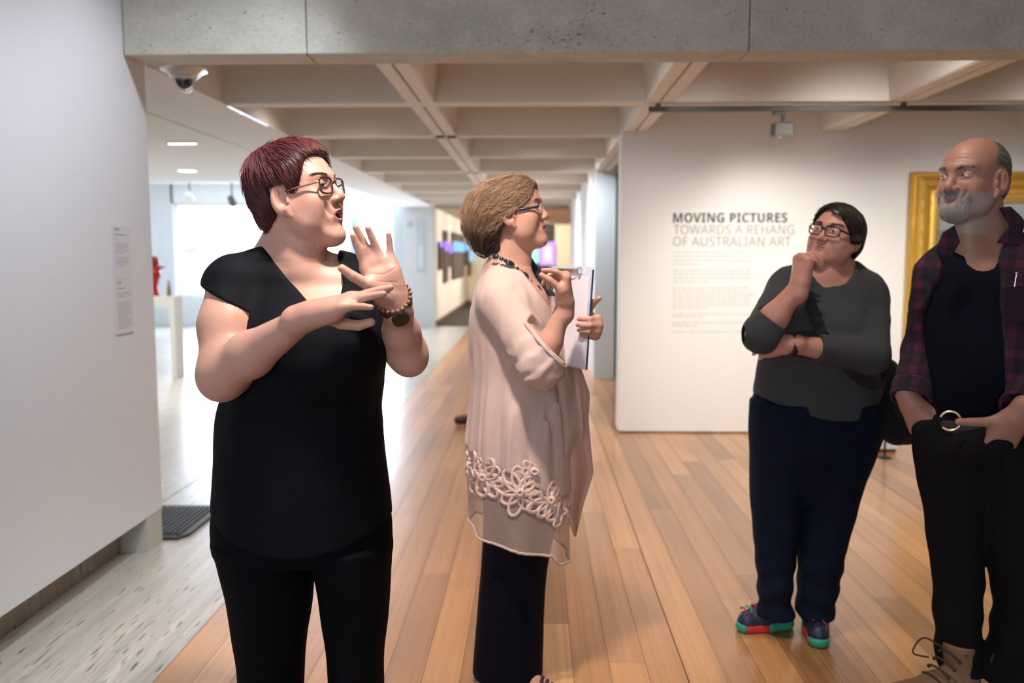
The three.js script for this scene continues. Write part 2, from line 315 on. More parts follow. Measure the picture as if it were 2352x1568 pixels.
// gilt frame with a landscape on the title wall
{
  const tl = P(2093, 395, 6.93), W = 1.75, H = 1.32, prof = [];
  const t = tag(group('framed_painting', [tl.x + W / 2, tl.y - H / 2, ZW + .004]), 'large landscape painting in a wide carved gold frame on the white wall', 'painting');
  const gold = std({ color: new THREE.Color(.72, .45, .09), roughness: .36, metalness: .75, bumpMap: dataTex(256, 256, (u, v) => { const g = 128 + 70 * tnoise(u, v, 18, 18, 41) + 50 * tnoise(u, v, 46, 46, 42); return [g, g, g]; }, false), bumpScale: .006 });
  const goldPale = std({ color: new THREE.Color(.85, .62, .22), roughness: .28, metalness: .75 });
  // mitred sides swept round the opening; profile (distance inwards, height above the wall)
  const side = (pf, a0) => {
    const pos = [], uv = [], idx = [];
    const corners = [[-W / 2, -H / 2], [W / 2, -H / 2], [W / 2, H / 2], [-W / 2, H / 2]];
    for (let s = 0; s < 4; s++) for (let i = 0; i < pf.length - 1; i++) {
      const A = corners[s], B = corners[(s + 1) % 4], q = (c, k) => [c[0] - Math.sign(c[0]) * pf[k][0], c[1] - Math.sign(c[1]) * pf[k][0], pf[k][1]];
      const v = [q(A, i), q(B, i), q(B, i + 1), q(A, i + 1)], b = pos.length / 3; v.forEach(p => pos.push(...p));
      const L = Math.hypot(B[0] - A[0], B[1] - A[1]); uv.push(0, i * .1, L * 3, i * .1, L * 3, i * .1 + .1, 0, i * .1 + .1); idx.push(b, b + 1, b + 2, b, b + 2, b + 3);
    }
    const g = new THREE.BufferGeometry(); g.setAttribute('position', new THREE.Float32BufferAttribute(pos, 3)); g.setAttribute('uv', new THREE.Float32BufferAttribute(uv, 2)); g.setIndex(idx); const h = g.toNonIndexed(); h.computeVertexNormals(); return h;
  };
  mesh('frame', side([[0, 0], [0, .05], [.012, .062], [.03, .058], [.045, .085], [.075, .105], [.105, .10], [.125, .075], [.145, .068], [.165, .075], [.178, .06]]), gold, t);
  mesh('slip', side([[.178, .06], [.185, .066], [.20, .064], [.232, .03], [.240, .028], [.240, .012]]), goldPale, t);
  { const beads = []; for (let s = 0; s < 2; s++) for (let y = -H / 2 + .09; y < H / 2 - .08; y += .024) { const b = new THREE.SphereGeometry(.010, 6, 5); b.scale(1, 1.1, .8); b.translate((s ? 1 : -1) * (W / 2 - .09), y, .104); beads.push(b); }
    for (let s = 0; s < 2; s++) for (let x = -W / 2 + .09; x < W / 2 - .08; x += .024) { const b = new THREE.SphereGeometry(.010, 6, 5); b.translate(x, (s ? 1 : -1) * (H / 2 - .09), .104); beads.push(b); }
    const o = mesh('carved_beading', beads, gold, t); o.userData.kind = 'stuff'; }
  const pic = dataTex(512, 384, (u, v) => {                          // sky over blue hills, in oils
    const n = tnoise(u, v, 6, 4, 51) * .5 + tnoise(u, v, 24, 20, 52) * .25, ridge = .66 + .09 * Math.sin(u * 9 + 1) * (1 - u * .3) + .05 * tnoise(u, .3, 14, 3, 53);
    if (v > ridge) return [150 + 18 * n, 158 + 16 * n, 160 + 16 * n];
    if (v > ridge - .16) return [96 + 30 * n, 100 + 30 * n, 132 + 30 * n];
    return [88 + 60 * n, 92 + 54 * n, 66 + 40 * n];
  });
  const g = new THREE.PlaneGeometry(W - .476, H - .476); g.translate(0, 0, .013);
  mesh('canvas', g, std({ map: pic, roughness: .45 }), t);
}
// lighting track under the first rib with a square wall washer
{
  const y = 2.352, z = -5.70;
  const t = tag(group('lighting_track', [.74, y, z]), 'long grey lighting track under the ceiling rib before the title wall', 'lighting track');
  mesh('rail', rbox(5.3, .034, .036, .004, 2.65, 0, 0), M.greyMetal, t);
  mesh('end_cap', rbox(.02, .036, .038, .004, .0, 0, 0), M.greyMetal, t);
  for (const x of [.05, 1.6, 3.1]) mesh('bracket', rbox(.03, .03, .03, .003, x, .026, 0), M.greyMetal, t);
  const p = P(1797, 300, 5.7);
  const s = tag(group('track_spotlight', [p.x, y - .017, z]), 'square grey spotlight hanging from the lighting track', 'spotlight');
  mesh('adapter', [rbox(.075, .02, .032, .003, -.025, -.011, 0)], M.greyMetal, s);
  mesh('stem', [new THREE.CylinderGeometry(.011, .011, .06, 12).translate(0, -.045, 0)], M.greyMetal, s);
  mesh('lamp_housing', [rbox(.125, .085, .10, .01, 0, -.112, -.005), rbox(.128, .012, .012, .003, 0, -.155, .045)], M.greyMetal, s);
  mesh('lamp_lens', [new THREE.CylinderGeometry(.042, .042, .004, 20).rotateX(Math.PI / 2).translate(0, -.112, -.057)], std({ color: 0xffffff, emissive: new THREE.Color(1, .85, .6), emissiveIntensity: 4 }), s);
}
// dome camera
{
  const p = P(423, 172, 4.58);
  const t = tag(group('dome_camera', [p.x, p.y, p.z]), 'dark dome security camera in a flared clear ring under the ceiling beam', 'camera');
  mesh('mount', lathe([[.001, .42], [.035, .42], [.035, .075], [.05, .04], [.058, .012], [.056, 0], [.001, 0]], 32), M.ceil, t);
  mesh('flared_ring', lathe([[.052, -.03], [.062, -.005], [.085, .018], [.112, .028], [.118, .024], [.113, .017], [.09, .008], [.068, -.014], [.056, -.034]], 40), phys({ color: 0xffffff, roughness: .08, transmission: .9, thickness: 0, ior: 1.5 }), t);
  mesh('camera_body', lathe([[.001, -.075], [.02, -.070], [.036, -.055], [.044, -.035], [.045, -.02], [.001, -.02]], 32), M.blackGloss, t);
  mesh('clear_dome', lathe([[.001, -.092], [.02, -.088], [.038, -.073], [.049, -.048], [.052, -.02]], 32), M.glass, t);
}
// ribbed rubber mat on the stone
{
  const a = P(372, 1165, 4.93), t = tag(group('floor_mat', [-2.195, 0, -4.50]), 'black ribbed rubber mat on the stone floor by the wall end', 'mat');
  const s = new THREE.Shape(); const w = .437, d = .280, r = .06;
  s.moveTo(-w, -d); s.lineTo(w - r * .6, -d); s.lineTo(w, -d + r); s.lineTo(w, d); s.lineTo(-w, d); s.closePath();
  const g = new THREE.ExtrudeGeometry(s, { depth: .010, bevelEnabled: true, bevelSize: .008, bevelThickness: .004, bevelSegments: 2 }); g.rotateX(-Math.PI / 2);
  const rub = std({ color: new THREE.Color(.022, .024, .028), roughness: .55 });
  mesh('mat_base', g, rub, t);
  const ribs = []; for (let i = 0; i < 30; i++) ribs.push(rbox(.013, .006, 2 * d - .08, .002, -w + .05 + i * .0268, .017, 0, 1));
  mesh('ribs', ribs, rub, t).userData.kind = 'stuff';
}
// plinth table in the bright gallery, with what stands on it
{
  const a = P(411, 680, 10.0), top = a.y;
  const t = tag(group('plinth_table', [a.x - .05, 0, -10.1]), 'white plinth table with slab legs in the bright side gallery', 'table');
  const wt = std({ color: new THREE.Color(.70, .70, .69), roughness: .6 });
  mesh('table_top', rbox(1.5, .13, .24, .006, -.75, top - .065, 0), wt, t);
  for (const x of [-.030, -1.47]) mesh('leg', rbox(.06, top - .13, .24, .006, x, (top - .13) / 2, 0), wt, t);
  const p = P(352, 672, 10.1);
  const red = std({ color: new THREE.Color(.42, .015, .012), roughness: .3 });
  const s = tag(group('red_sculpture', [p.x + .02, top, -10.1]), 'glossy red figure sculpture on the white plinth table', 'sculpture');
  mesh('sculpture_body', lathe([[.001, 0], [.055, 0], [.05, .03], [.035, .10], [.05, .18], [.075, .24], [.07, .29], [.04, .33], [.001, .34]], 20), red, s);
  mesh('sculpture_head', [new THREE.SphereGeometry(.055, 18, 14).scale(1, 1.15, 1).translate(.01, .40, 0), new THREE.ConeGeometry(.035, .11, 14).rotateZ(-1.4).translate(.09, .33, 0)], red, s);
  const q = P(389, 676, 10.05);
  const b = tag(group('small_bottle', [q.x, top, -10.05]), 'small brown bottle on the corner of the white plinth table', 'bottle');
  mesh('bottle_body', lathe([[.001, 0], [.026, 0], [.028, .01], [.024, .09], [.012, .13], [.010, .17], [.001, .17]], 18), std({ color: new THREE.Color(.20, .14, .07), roughness: .4 }), b);
  mesh('cap', lathe([[.001, .168], [.012, .168], [.012, .185], [.001, .187]], 14), std({ color: new THREE.Color(.35, .28, .16), roughness: .4 }), b);
}
// gallery ceiling fittings
{
  const glow = (i) => std({ color: 0xffffff, emissive: new THREE.Color(1, .96, .9), emissiveIntensity: i });
  const a = P(430, 394, 9.95);
  const t = tag(group('ceiling_downlight', [a.x, CH, a.z]), 'round recessed downlight in the white gallery ceiling', 'ceiling light');
  mesh('trim_ring', lathe([[.10, -.001], [.118, -.008], [.122, 0], [.10, .004]], 28), M.whitePlastic, t);
  mesh('lamp_glass', lathe([[.001, -.004], [.10, -.003], [.10, 0]], 28), glow(5), t);
  const b = P(419, 330, 7.5);
  const s = tag(group('ceiling_light_strip', [b.x, CH, b.z]), 'thin light strip across the white gallery ceiling', 'ceiling light');
  mesh('strip_frame', rbox(.26, .012, .05, .003, 0, -.004, 0), M.whitePlastic, s);
  mesh('strip_diffuser', rbox(.24, .006, .034, .002, 0, -.012, 0), glow(2.5), s);
  // cool strips along the ceiling edge
  for (const [u, v, d] of [[515, 256, 5.8], [560, 275, 6.2]]) {
    const q = P(u - 25, v + 2, d), k = tag(group('edge_light', [-1.965, CH - .004, q.z]), u < 540 ? 'short cool light strip at the ceiling edge, nearer to the beam' : 'longer cool light strip at the ceiling edge, farther from the beam', 'ceiling light');
    mesh('strip_frame', rbox(.03, .012, u < 540 ? .30 : .62, .003), M.whitePlastic, k);
    mesh('strip_diffuser', rbox(.018, .008, u < 540 ? .26 : .58, .002, 0, -.005, 0), std({ color: 0xffffff, emissive: new THREE.Color(.55, .65, 1), emissiveIntensity: 1.4 }), k);
  }
  // spotlights hanging by the window
  [[436, 452, 'first'], [533, 462, 'second']].forEach(([u, v], i) => {
    const q = P(u, v, 13.5), k = tag(group('gallery_spotlight', [q.x, q.y, q.z]), i ? 'small grey spotlight hanging before the bright window, right one' : 'small pale spotlight hanging before the bright window, left one', 'spotlight');
    mesh('stem', [new THREE.CylinderGeometry(.012, .012, 2.85 - q.y, 8).translate(0, (2.85 - q.y) / 2, 0)], M.greyMetal, k);
    mesh('lamp_can', [new THREE.CylinderGeometry(.05, .06, .16, 16).rotateX(.9)], i ? M.greyMetal : M.whitePlastic, k);
  });
}
// sign panel and round emblem on the pier beside the window
{
  const z = -17.495, a = P(957, 627, 17.49), b = P(976, 505, 17.49), c = P(941.5, 515, 17.49);
  const t = tag(group('pier_sign', [(a.x + b.x) / 2, a.y, z]), 'tall pale panel on the white pier beyond the bright window', 'sign');
  mesh('sign_board', rbox(b.x - a.x, b.y - a.y, .012, .003, 0, (b.y - a.y) / 2, .006), std({ color: new THREE.Color(.56, .62, .66), roughness: .5 }), t);
  mesh('sign_insert', rbox((b.x - a.x) * .5, (b.y - a.y) * .42, .006, .002, 0, (b.y - a.y) * .32, .014), std({ color: new THREE.Color(.72, .76, .78), roughness: .5 }), t);
  const e = tag(group('round_sign', [c.x, c.y, z]), 'small round blue grey sign on the white pier', 'sign');
  mesh('disc', [new THREE.CylinderGeometry(.058, .058, .008, 28).rotateX(Math.PI / 2).translate(0, 0, .004)], std({ color: new THREE.Color(.34, .42, .52), roughness: .5 }), e);
  mesh('inner_disc', [new THREE.TorusGeometry(.03, .010, 8, 24).translate(0, 0, .009)], std({ color: new THREE.Color(.62, .68, .74), roughness: .5 }), e);
}
// dark pictures and small screens on the cream wall of the far corridor (seen edge on)
{
  const onW = (u) => -2.0 * FPX / ((u - 1226)) ;                      // depth at which the wall shows in this column
  const items = [[1005, 1012, 556, 619, 1, 556, 567], [1016, 1025, 530, 648, 1, 554, 576], [1027, 1033, 560, 612, 1, 560, 582], [1036, 1063, 537, 637, 2, 556, 578], [1066, 1073, 560, 608, 2, 562, 575], [1074, 1080, 570, 632, 2, 575, 600], [1083, 1094, 556, 628, 2, 560, 605]];
  items.forEach(([u0, u1, v0, v1, kind, s0, s1], i) => {
    const d0 = onW(u0), d1 = onW(u1), dm = (d0 + d1) / 2, y1 = P(u0, v0, dm).y, y0 = P(u0, v1, dm).y, ys1 = P(u0, s0, dm).y, ys0 = P(u0, s1, dm).y;
    const labels = ['narrow dark picture with a violet screen, nearest on the cream wall', 'tallest narrow dark picture with a violet screen on the cream wall', 'short brown picture with a violet screen on the cream wall', 'widest dark picture with a pale blue screen on the cream wall', 'small brown picture with a blue band, just beyond the widest dark one', 'narrow picture with a cyan band near the blonde woman', 'farthest dark picture with a cyan screen on the cream wall'];
    const t = tag(group('dark_picture', [-2.0, y0, -dm]), labels[i], 'picture');
    mesh('picture_panel', rbox(.05, y1 - y0, d1 - d0, .006, .026, (y1 - y0) / 2, 0), std({ color: new THREE.Color(.05 + .02 * (i % 3), .045 + .012 * (i % 3), .035), roughness: .6 }), t);
    const strips = []; for (let k = 0; k < 5; k++) strips.push(rbox(.01, (y1 - y0) * .9, (d1 - d0) * .09, .002, .055, (y1 - y0) / 2, (k - 2) * (d1 - d0) * .19, 1));
    mesh('picture_figures', strips, std({ color: new THREE.Color(.16, .13, .11), roughness: .6 }), t);
    mesh('screen', rbox(.012, ys1 - ys0, (d1 - d0) * .98, .002, .062, (ys0 + ys1) / 2 - y0, 0), std({ color: 0x111111, emissive: kind === 1 ? new THREE.Color(.42, .25, 1) : new THREE.Color(.25, .55, .9), emissiveIntensity: 1.1 }), t);
  });
  // dark display wall with two screens at the far end
  const z = -27.0, a = P(1205, 628, 27), b = P(1272, 516, 27);
  const t = tag(group('display_stand', [(a.x + b.x) / 2, 0, z - .12]), 'dark display stand with glowing screens at the far end', 'display');
  mesh('stand_panel', rbox(b.x - a.x, b.y, .14, .01, 0, b.y / 2, 0), std({ color: new THREE.Color(.015, .013, .02), roughness: .6 }), t);
  const scr = (u0, v0, u1, v1, n, mat) => { const p = P(u0, v1, 26.9), q = P(u1, v0, 26.9); mesh(n, rbox(q.x - p.x, q.y - p.y, .02, .004, (p.x + q.x) / 2 - t.position.x, (p.y + q.y) / 2, .08), mat, t); };
  scr(1240, 555, 1275, 609, 'screen', std({ color: 0x111111, emissive: new THREE.Color(.62, .36, 1), emissiveIntensity: 1.2 }));
  scr(1249, 566, 1266, 600, 'screen_picture', std({ color: 0x111111, emissive: new THREE.Color(1, .86, 1), emissiveIntensity: 1.2 }));
  scr(1214, 570, 1238, 604, 'screen', std({ color: 0x111111, emissive: new THREE.Color(.45, .95, .9), emissiveIntensity: 1.1 }));
}
// low white block with a thin barrier post in front of the title wall
{
  const a = P(2069, 1037, 6.25), h = .16;
  const t = tag(group('low_plinth', [a.x - .2, 0, -6.45]), 'low white plinth standing before the title wall by the gold frame', 'plinth');
  mesh('plinth_block', rbox(.40, h, .3, .004, 0, .02 + h / 2, 0), M.wallWarm, t);
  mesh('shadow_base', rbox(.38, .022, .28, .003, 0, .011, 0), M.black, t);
  const p = P(2035, 1028, 6.1);
  const s = tag(group('barrier_post', [p.x, 0, -6.12]), 'thin dark barrier post before the low white plinth', 'post');
  mesh('pole', [new THREE.CylinderGeometry(.008, .008, .42, 10).translate(0, .22, 0)], M.black, s);
  mesh('base', lathe([[.001, 0], [.05, 0], [.05, .006], [.01, .012], [.001, .012]], 20), M.black, s);
}
// out on the terrace
{
  struct(mesh('terrace_ground', box(-14, 4, -.3, -.05, -17.8, -60), std({ color: new THREE.Color(.6, .6, .58), roughness: .9 })));
  const p = P(815, 545, 19.6);
  const s = tag(group('terrace_sculpture', [p.x, -.05, p.z]), 'pale blue standing sculpture on the terrace outside the window', 'sculpture');
  mesh('sculpture_form', [lathe([[.001, 0], [.16, 0], [.12, .4], [.10, .9], [.14, 1.3], [.13, 1.75], [.07, 1.95], [.09, 2.1], [.12, 2.25], [.08, 2.42], [.001, 2.46]], 20)], std({ color: new THREE.Color(.10, .14, .26), roughness: .7 }), s);
  mesh('sculpture_base', [rbox(.5, .12, .5, .01, 0, .06, 0)], M.greyMetal, s);
  const leaf = std({ color: new THREE.Color(.26, .36, .20), roughness: .8 });
  for (let i = 0; i < 3; i++) {
    const q = P(404 + i * 44, 566, 24 + i * 3), list = []; for (let k = 0; k < 70; k++) { const g = new THREE.IcosahedronGeometry(.09 + rnd() * .12, 0); g.scale(1.4, .7, 1); g.translate(rr(-.5, .5), rr(-.12, .16), rr(-.4, .4)); list.push(g); }
    const t = tag(group('shrub', [q.x, 0, q.z]), ['leftmost green shrub on the terrace outside the window', 'middle green shrub on the terrace outside the window', 'right green shrub on the terrace outside the window'][i], 'shrub');
    mesh('foliage', list.map(g => g.translate(0, q.y, 0)), leaf, t).userData.kind = 'stuff'; mesh('stem', [new THREE.CylinderGeometry(.04, .06, q.y, 8).translate(0, q.y / 2, 0)], M.brownWood, t);
  }
}
// ------------------------------------------------------------------ modelling with distance fields
const smin = (a, b, k) => { if (k <= 0) return a < b ? a : b; const h = Math.max(k - Math.abs(a - b), 0) / k; return (a < b ? a : b) - h * h * k * .25; };
class Field {
  constructor() { this.ops = []; this.amp = 0; this.disp = null; }
  u(f, k = .01) { this.ops.push({ t: 0, f, k }); return this; }        // add
  s(f, k = .004) { this.ops.push({ t: 1, f, k }); return this; }       // cut away
  i(f, k = .002) { this.ops.push({ t: 2, f, k }); return this; }       // keep only what lies inside f
  run(ops, x, y, z) {
    let d = 1e3, un = this.disp;
    for (let n = 0; n < ops.length; n++) { const o = ops[n]; if (un && o.t && !o.e) { if (Math.abs(d) < .03) d += this.disp(x, y, z, d); un = null; } const v = o.f(x, y, z); d = o.t === 0 ? smin(d, v, o.k) : o.t === 1 ? -smin(-d, v, o.k) : -smin(-d, -v, o.k); }
    return un && Math.abs(d) < .03 ? d + this.disp(x, y, z, d) : d;
  }
  at(x, y, z) { return this.run(this.ops, x, y, z); }
  near(x, y, z, R) {
    let d = 1e3, m = 1e3; const v = [];
    for (const o of this.ops) { const w = o.f(x, y, z); v.push(w); if (o.t === 0) { d = smin(d, w, o.k); if (w < m) m = w; } else d = o.t === 1 ? -smin(-d, w, o.k) : -smin(-d, -w, o.k); }
    const S = R * 1.35;
    if (Math.abs(d) > S + this.amp + .004) return d;
    return this.ops.filter((o, n) => o.t === 2 || (o.t === 0 ? v[n] - S < m + S + o.k : v[n] < S + o.k + this.amp));
  }
}
// surface nets over the box lo..hi with cells of h; holes: boxes meshed more finely elsewhere
function polygonize(F, lo, hi, h, { holes = [], color, uv = true } = {}) {
  const n = [0, 1, 2].map(i => Math.ceil((hi[i] - lo[i]) / h) + 1), [nx, ny, nz] = n, sx = 1, sy = nx, sz = nx * ny;
  const val = new Float32Array(nx * ny * nz), B = 8, R = h * B * .5 * 1.733;
  const act = [];
  for (let bz = 0; bz < nz; bz += B) for (let by = 0; by < ny; by += B) for (let bx = 0; bx < nx; bx += B) {
    const r = F.near(lo[0] + (bx + B / 2 - .5) * h, lo[1] + (by + B / 2 - .5) * h, lo[2] + (bz + B / 2 - .5) * h, R);
    const ex = Math.min(bx + B, nx), ey = Math.min(by + B, ny), ez = Math.min(bz + B, nz), cst = typeof r === 'number';
    for (let k = bz; k < ez; k++) for (let j = by; j < ey; j++) for (let i = bx, o = bx + j * sy + k * sz; i < ex; i++, o++) val[o] = cst ? r : F.run(r, lo[0] + i * h, lo[1] + j * h, lo[2] + k * h);
  }
  const id = new Int32Array(nx * ny * nz).fill(-1), pos = [], inHole = (x, y, z) => holes.some(b => x > b[0][0] + h * 2.6 && x < b[1][0] - h * 2.6 && y > b[0][1] + h * 2.6 && y < b[1][1] - h * 2.6 && z > b[0][2] + h * 2.6 && z < b[1][2] - h * 2.6);
  const C = [0, sx, sy, sx + sy, sz, sx + sz, sy + sz, sx + sy + sz], E = [[0, 1], [2, 3], [4, 5], [6, 7], [0, 2], [1, 3], [4, 6], [5, 7], [0, 4], [1, 5], [2, 6], [3, 7]];
  for (let k = 0; k < nz - 1; k++) for (let j = 0; j < ny - 1; j++) for (let i = 0; i < nx - 1; i++) {
    const o = i + j * sy + k * sz; let neg = 0; for (let c = 0; c < 8; c++) if (val[o + C[c]] < 0) neg++;
    if (neg === 0 || neg === 8) continue;
    let x = 0, y = 0, z = 0, m = 0;
    for (const [a, b] of E) { const va = val[o + C[a]], vb = val[o + C[b]]; if ((va < 0) === (vb < 0)) continue; const t = va / (va - vb); x += (a & 1) + t * ((b & 1) - (a & 1)); y += ((a >> 1) & 1) + t * (((b >> 1) & 1) - ((a >> 1) & 1)); z += (a >> 2) + t * ((b >> 2) - (a >> 2)); m++; }
    x = lo[0] + (i + x / m) * h; y = lo[1] + (j + y / m) * h; z = lo[2] + (k + z / m) * h;
    if (holes.length && inHole(x, y, z)) continue;
    id[o] = pos.length / 3; pos.push(x, y, z);
  }
  const idx = [];
  const quad = (a, b, c, d, flip) => { a = id[a]; b = id[b]; c = id[c]; d = id[d]; if (a < 0 || b < 0 || c < 0 || d < 0) return; flip ? idx.push(a, c, b, a, d, c) : idx.push(a, b, c, a, c, d); };
  for (let k = 1; k < nz - 1; k++) for (let j = 1; j < ny - 1; j++) for (let i = 1; i < nx - 1; i++) {
    const o = i + j * sy + k * sz, s = val[o] < 0;
    if (s !== val[o + sx] < 0) quad(o - sy - sz, o - sz, o, o - sy, !s);
    if (s !== val[o + sy] < 0) quad(o - sx - sz, o - sx, o, o - sz, !s);
    if (s !== val[o + sz] < 0) quad(o - sx - sy, o - sy, o, o - sx, !s);
  }
  const g = new THREE.BufferGeometry(); g.setAttribute('position', new THREE.Float32BufferAttribute(pos, 3)); g.setIndex(idx); g.computeVertexNormals();
  const N = pos.length / 3, nr = g.attributes.normal;
  const u = new Float32Array(N * 2); for (let i = 0; i < N; i++) { u[2 * i] = pos[3 * i] * .8 + pos[3 * i + 2] * .6; u[2 * i + 1] = pos[3 * i + 1]; }
  g.setAttribute('uv', new THREE.BufferAttribute(u, 2));
  if (color) { const c = new Float32Array(N * 3); for (let i = 0; i < N; i++) { const q = color(pos[3 * i], pos[3 * i + 1], pos[3 * i + 2], nr.getX(i), nr.getY(i), nr.getZ(i)); c[3 * i] = q[0]; c[3 * i + 1] = q[1]; c[3 * i + 2] = q[2]; } g.setAttribute('color', new THREE.BufferAttribute(c, 3)); }
  return g;
}
function joinIndexed(list) { return list.length === 1 ? list[0] : mergeGeometries(list); }
// primitives
const cone = (a, b, r0, r1) => {                                      // round cone from a to b
  const ax = a.x, ay = a.y, az = a.z, bx = b.x - ax, by = b.y - ay, bz = b.z - az, q = 1 / Math.max(bx * bx + by * by + bz * bz, 1e-9), dr = r1 - r0;
  return (x, y, z) => { x -= ax; y -= ay; z -= az; let h = (x * bx + y * by + z * bz) * q; h = h < 0 ? 0 : h > 1 ? 1 : h; x -= bx * h; y -= by * h; z -= bz * h; return Math.sqrt(x * x + y * y + z * z) - r0 - dr * h; };
};
const ball = (c, r) => (x, y, z) => Math.hypot(x - c.x, y - c.y, z - c.z) - r;
const ell = (c, r, e) => {                                            // ellipsoid, turned by Euler e
  const q = e ? new THREE.Matrix4().makeRotationFromEuler(new THREE.Euler(...e)).invert().elements : null, [rx, ry, rz] = r;
  return (x, y, z) => { x -= c.x; y -= c.y; z -= c.z; if (q) { const a = q[0] * x + q[4] * y + q[8] * z, b = q[1] * x + q[5] * y + q[9] * z; z = q[2] * x + q[6] * y + q[10] * z; x = a; y = b; } const k1 = Math.hypot(x / rx, y / ry, z / rz), k2 = Math.hypot(x / (rx * rx), y / (ry * ry), z / (rz * rz)); return k2 < 1e-9 ? -Math.min(rx, ry, rz) : k1 * (k1 - 1) / k2; };
};
const plane = (p, nrm) => { const n = nrm.clone().normalize(), w = n.dot(p); return (x, y, z) => x * n.x + y * n.y + z * n.z - w; };   // inside is behind the normal
const grow = (f, g) => (x, y, z) => f(x, y, z) - g;
const chain = (F, pts, rad, k) => { for (let i = 0; i < pts.length - 1; i++) F.u(cone(pts[i], pts[i + 1], rad[i], rad[i + 1]), k); };
// body of elliptic sections: rows of [v, left u, right u, half depth, centre shift towards the viewer] in the photograph at depth d
function loft(d, rows, g = 0) {
  const S = rows.map(([v, l, r, rz, dz = 0]) => { const a = P(l, v, d), b = P(r, v, d); return [a.y, (a.x + b.x) / 2, (b.x - a.x) / 2 + g, rz + g, -d + dz]; }).sort((a, b) => a[0] - b[0]);
  const n = S.length, y0 = S[0][0], y1 = S[n - 1][0];
  const at = (x, y, z) => {
    const yc = y < y0 ? y0 : y > y1 ? y1 : y; let i = 0; while (i < n - 2 && yc > S[i + 1][0]) i++;
    const A = S[Math.max(i - 1, 0)], B = S[i], C = S[i + 1], D = S[Math.min(i + 2, n - 1)], t = (yc - B[0]) / (C[0] - B[0]);
    const ip = (k) => { const hb = C[0] - B[0], m0 = C === A ? 0 : (C[k] - A[k]) / (C[0] - A[0]) * hb, m1 = D === B ? 0 : (D[k] - B[k]) / (D[0] - B[0]) * hb, t2 = t * t, t3 = t2 * t; return (2 * t3 - 3 * t2 + 1) * B[k] + (t3 - 2 * t2 + t) * m0 + (3 * t2 - 2 * t3) * C[k] + (t3 - t2) * m1; };
    const rx = ip(2), rz = ip(3), dx = x - ip(1), dz = z - ip(4);
    const k1 = Math.hypot(dx / rx, dz / rz), k2 = Math.hypot(dx / (rx * rx), dz / (rz * rz)), e = k2 < 1e-9 ? -Math.min(rx, rz) : k1 * (k1 - 1) / k2, o = y < y0 ? y0 - y : y > y1 ? y - y1 : 0;
    return o > 0 ? (e > 0 ? Math.hypot(e, o) : Math.max(e, o)) : e;
  };
  at.sec = (y) => { let i = 0; y = clamp(y, y0, y1); while (i < n - 2 && y > S[i + 1][0]) i++; const t = (y - S[i][0]) / (S[i + 1][0] - S[i][0]); return S[i].map((v, k) => lerp(v, S[i + 1][k], t)); };
  return at;
}
// upright prism over a polygon of pixels drawn at depth d, between depths z0 and z1; used for cutting necklines and hems
function polyCut(px, d, z0, z1) {
  const q = px.map(([u, v]) => { const p = P(u, v, d); return [p.x, p.y]; }), n = q.length;
  return (x, y, z) => {
    let m = 1e9, s = 1;
    for (let i = 0, j = n - 1; i < n; j = i++) { const ex = q[j][0] - q[i][0], ey = q[j][1] - q[i][1], wx = x - q[i][0], wy = y - q[i][1], t = clamp((wx * ex + wy * ey) / (ex * ex + ey * ey), 0, 1), bx = wx - ex * t, by = wy - ey * t; m = Math.min(m, bx * bx + by * by); const c1 = y >= q[i][1], c2 = y < q[j][1], c3 = ex * wy > ey * wx; if ((c1 && c2 && c3) || (!c1 && !c2 && !c3)) s = -s; }
    const e = s * Math.sqrt(m), f = Math.max(-z - z1, z0 + z); return Math.max(e, f);
  };
}
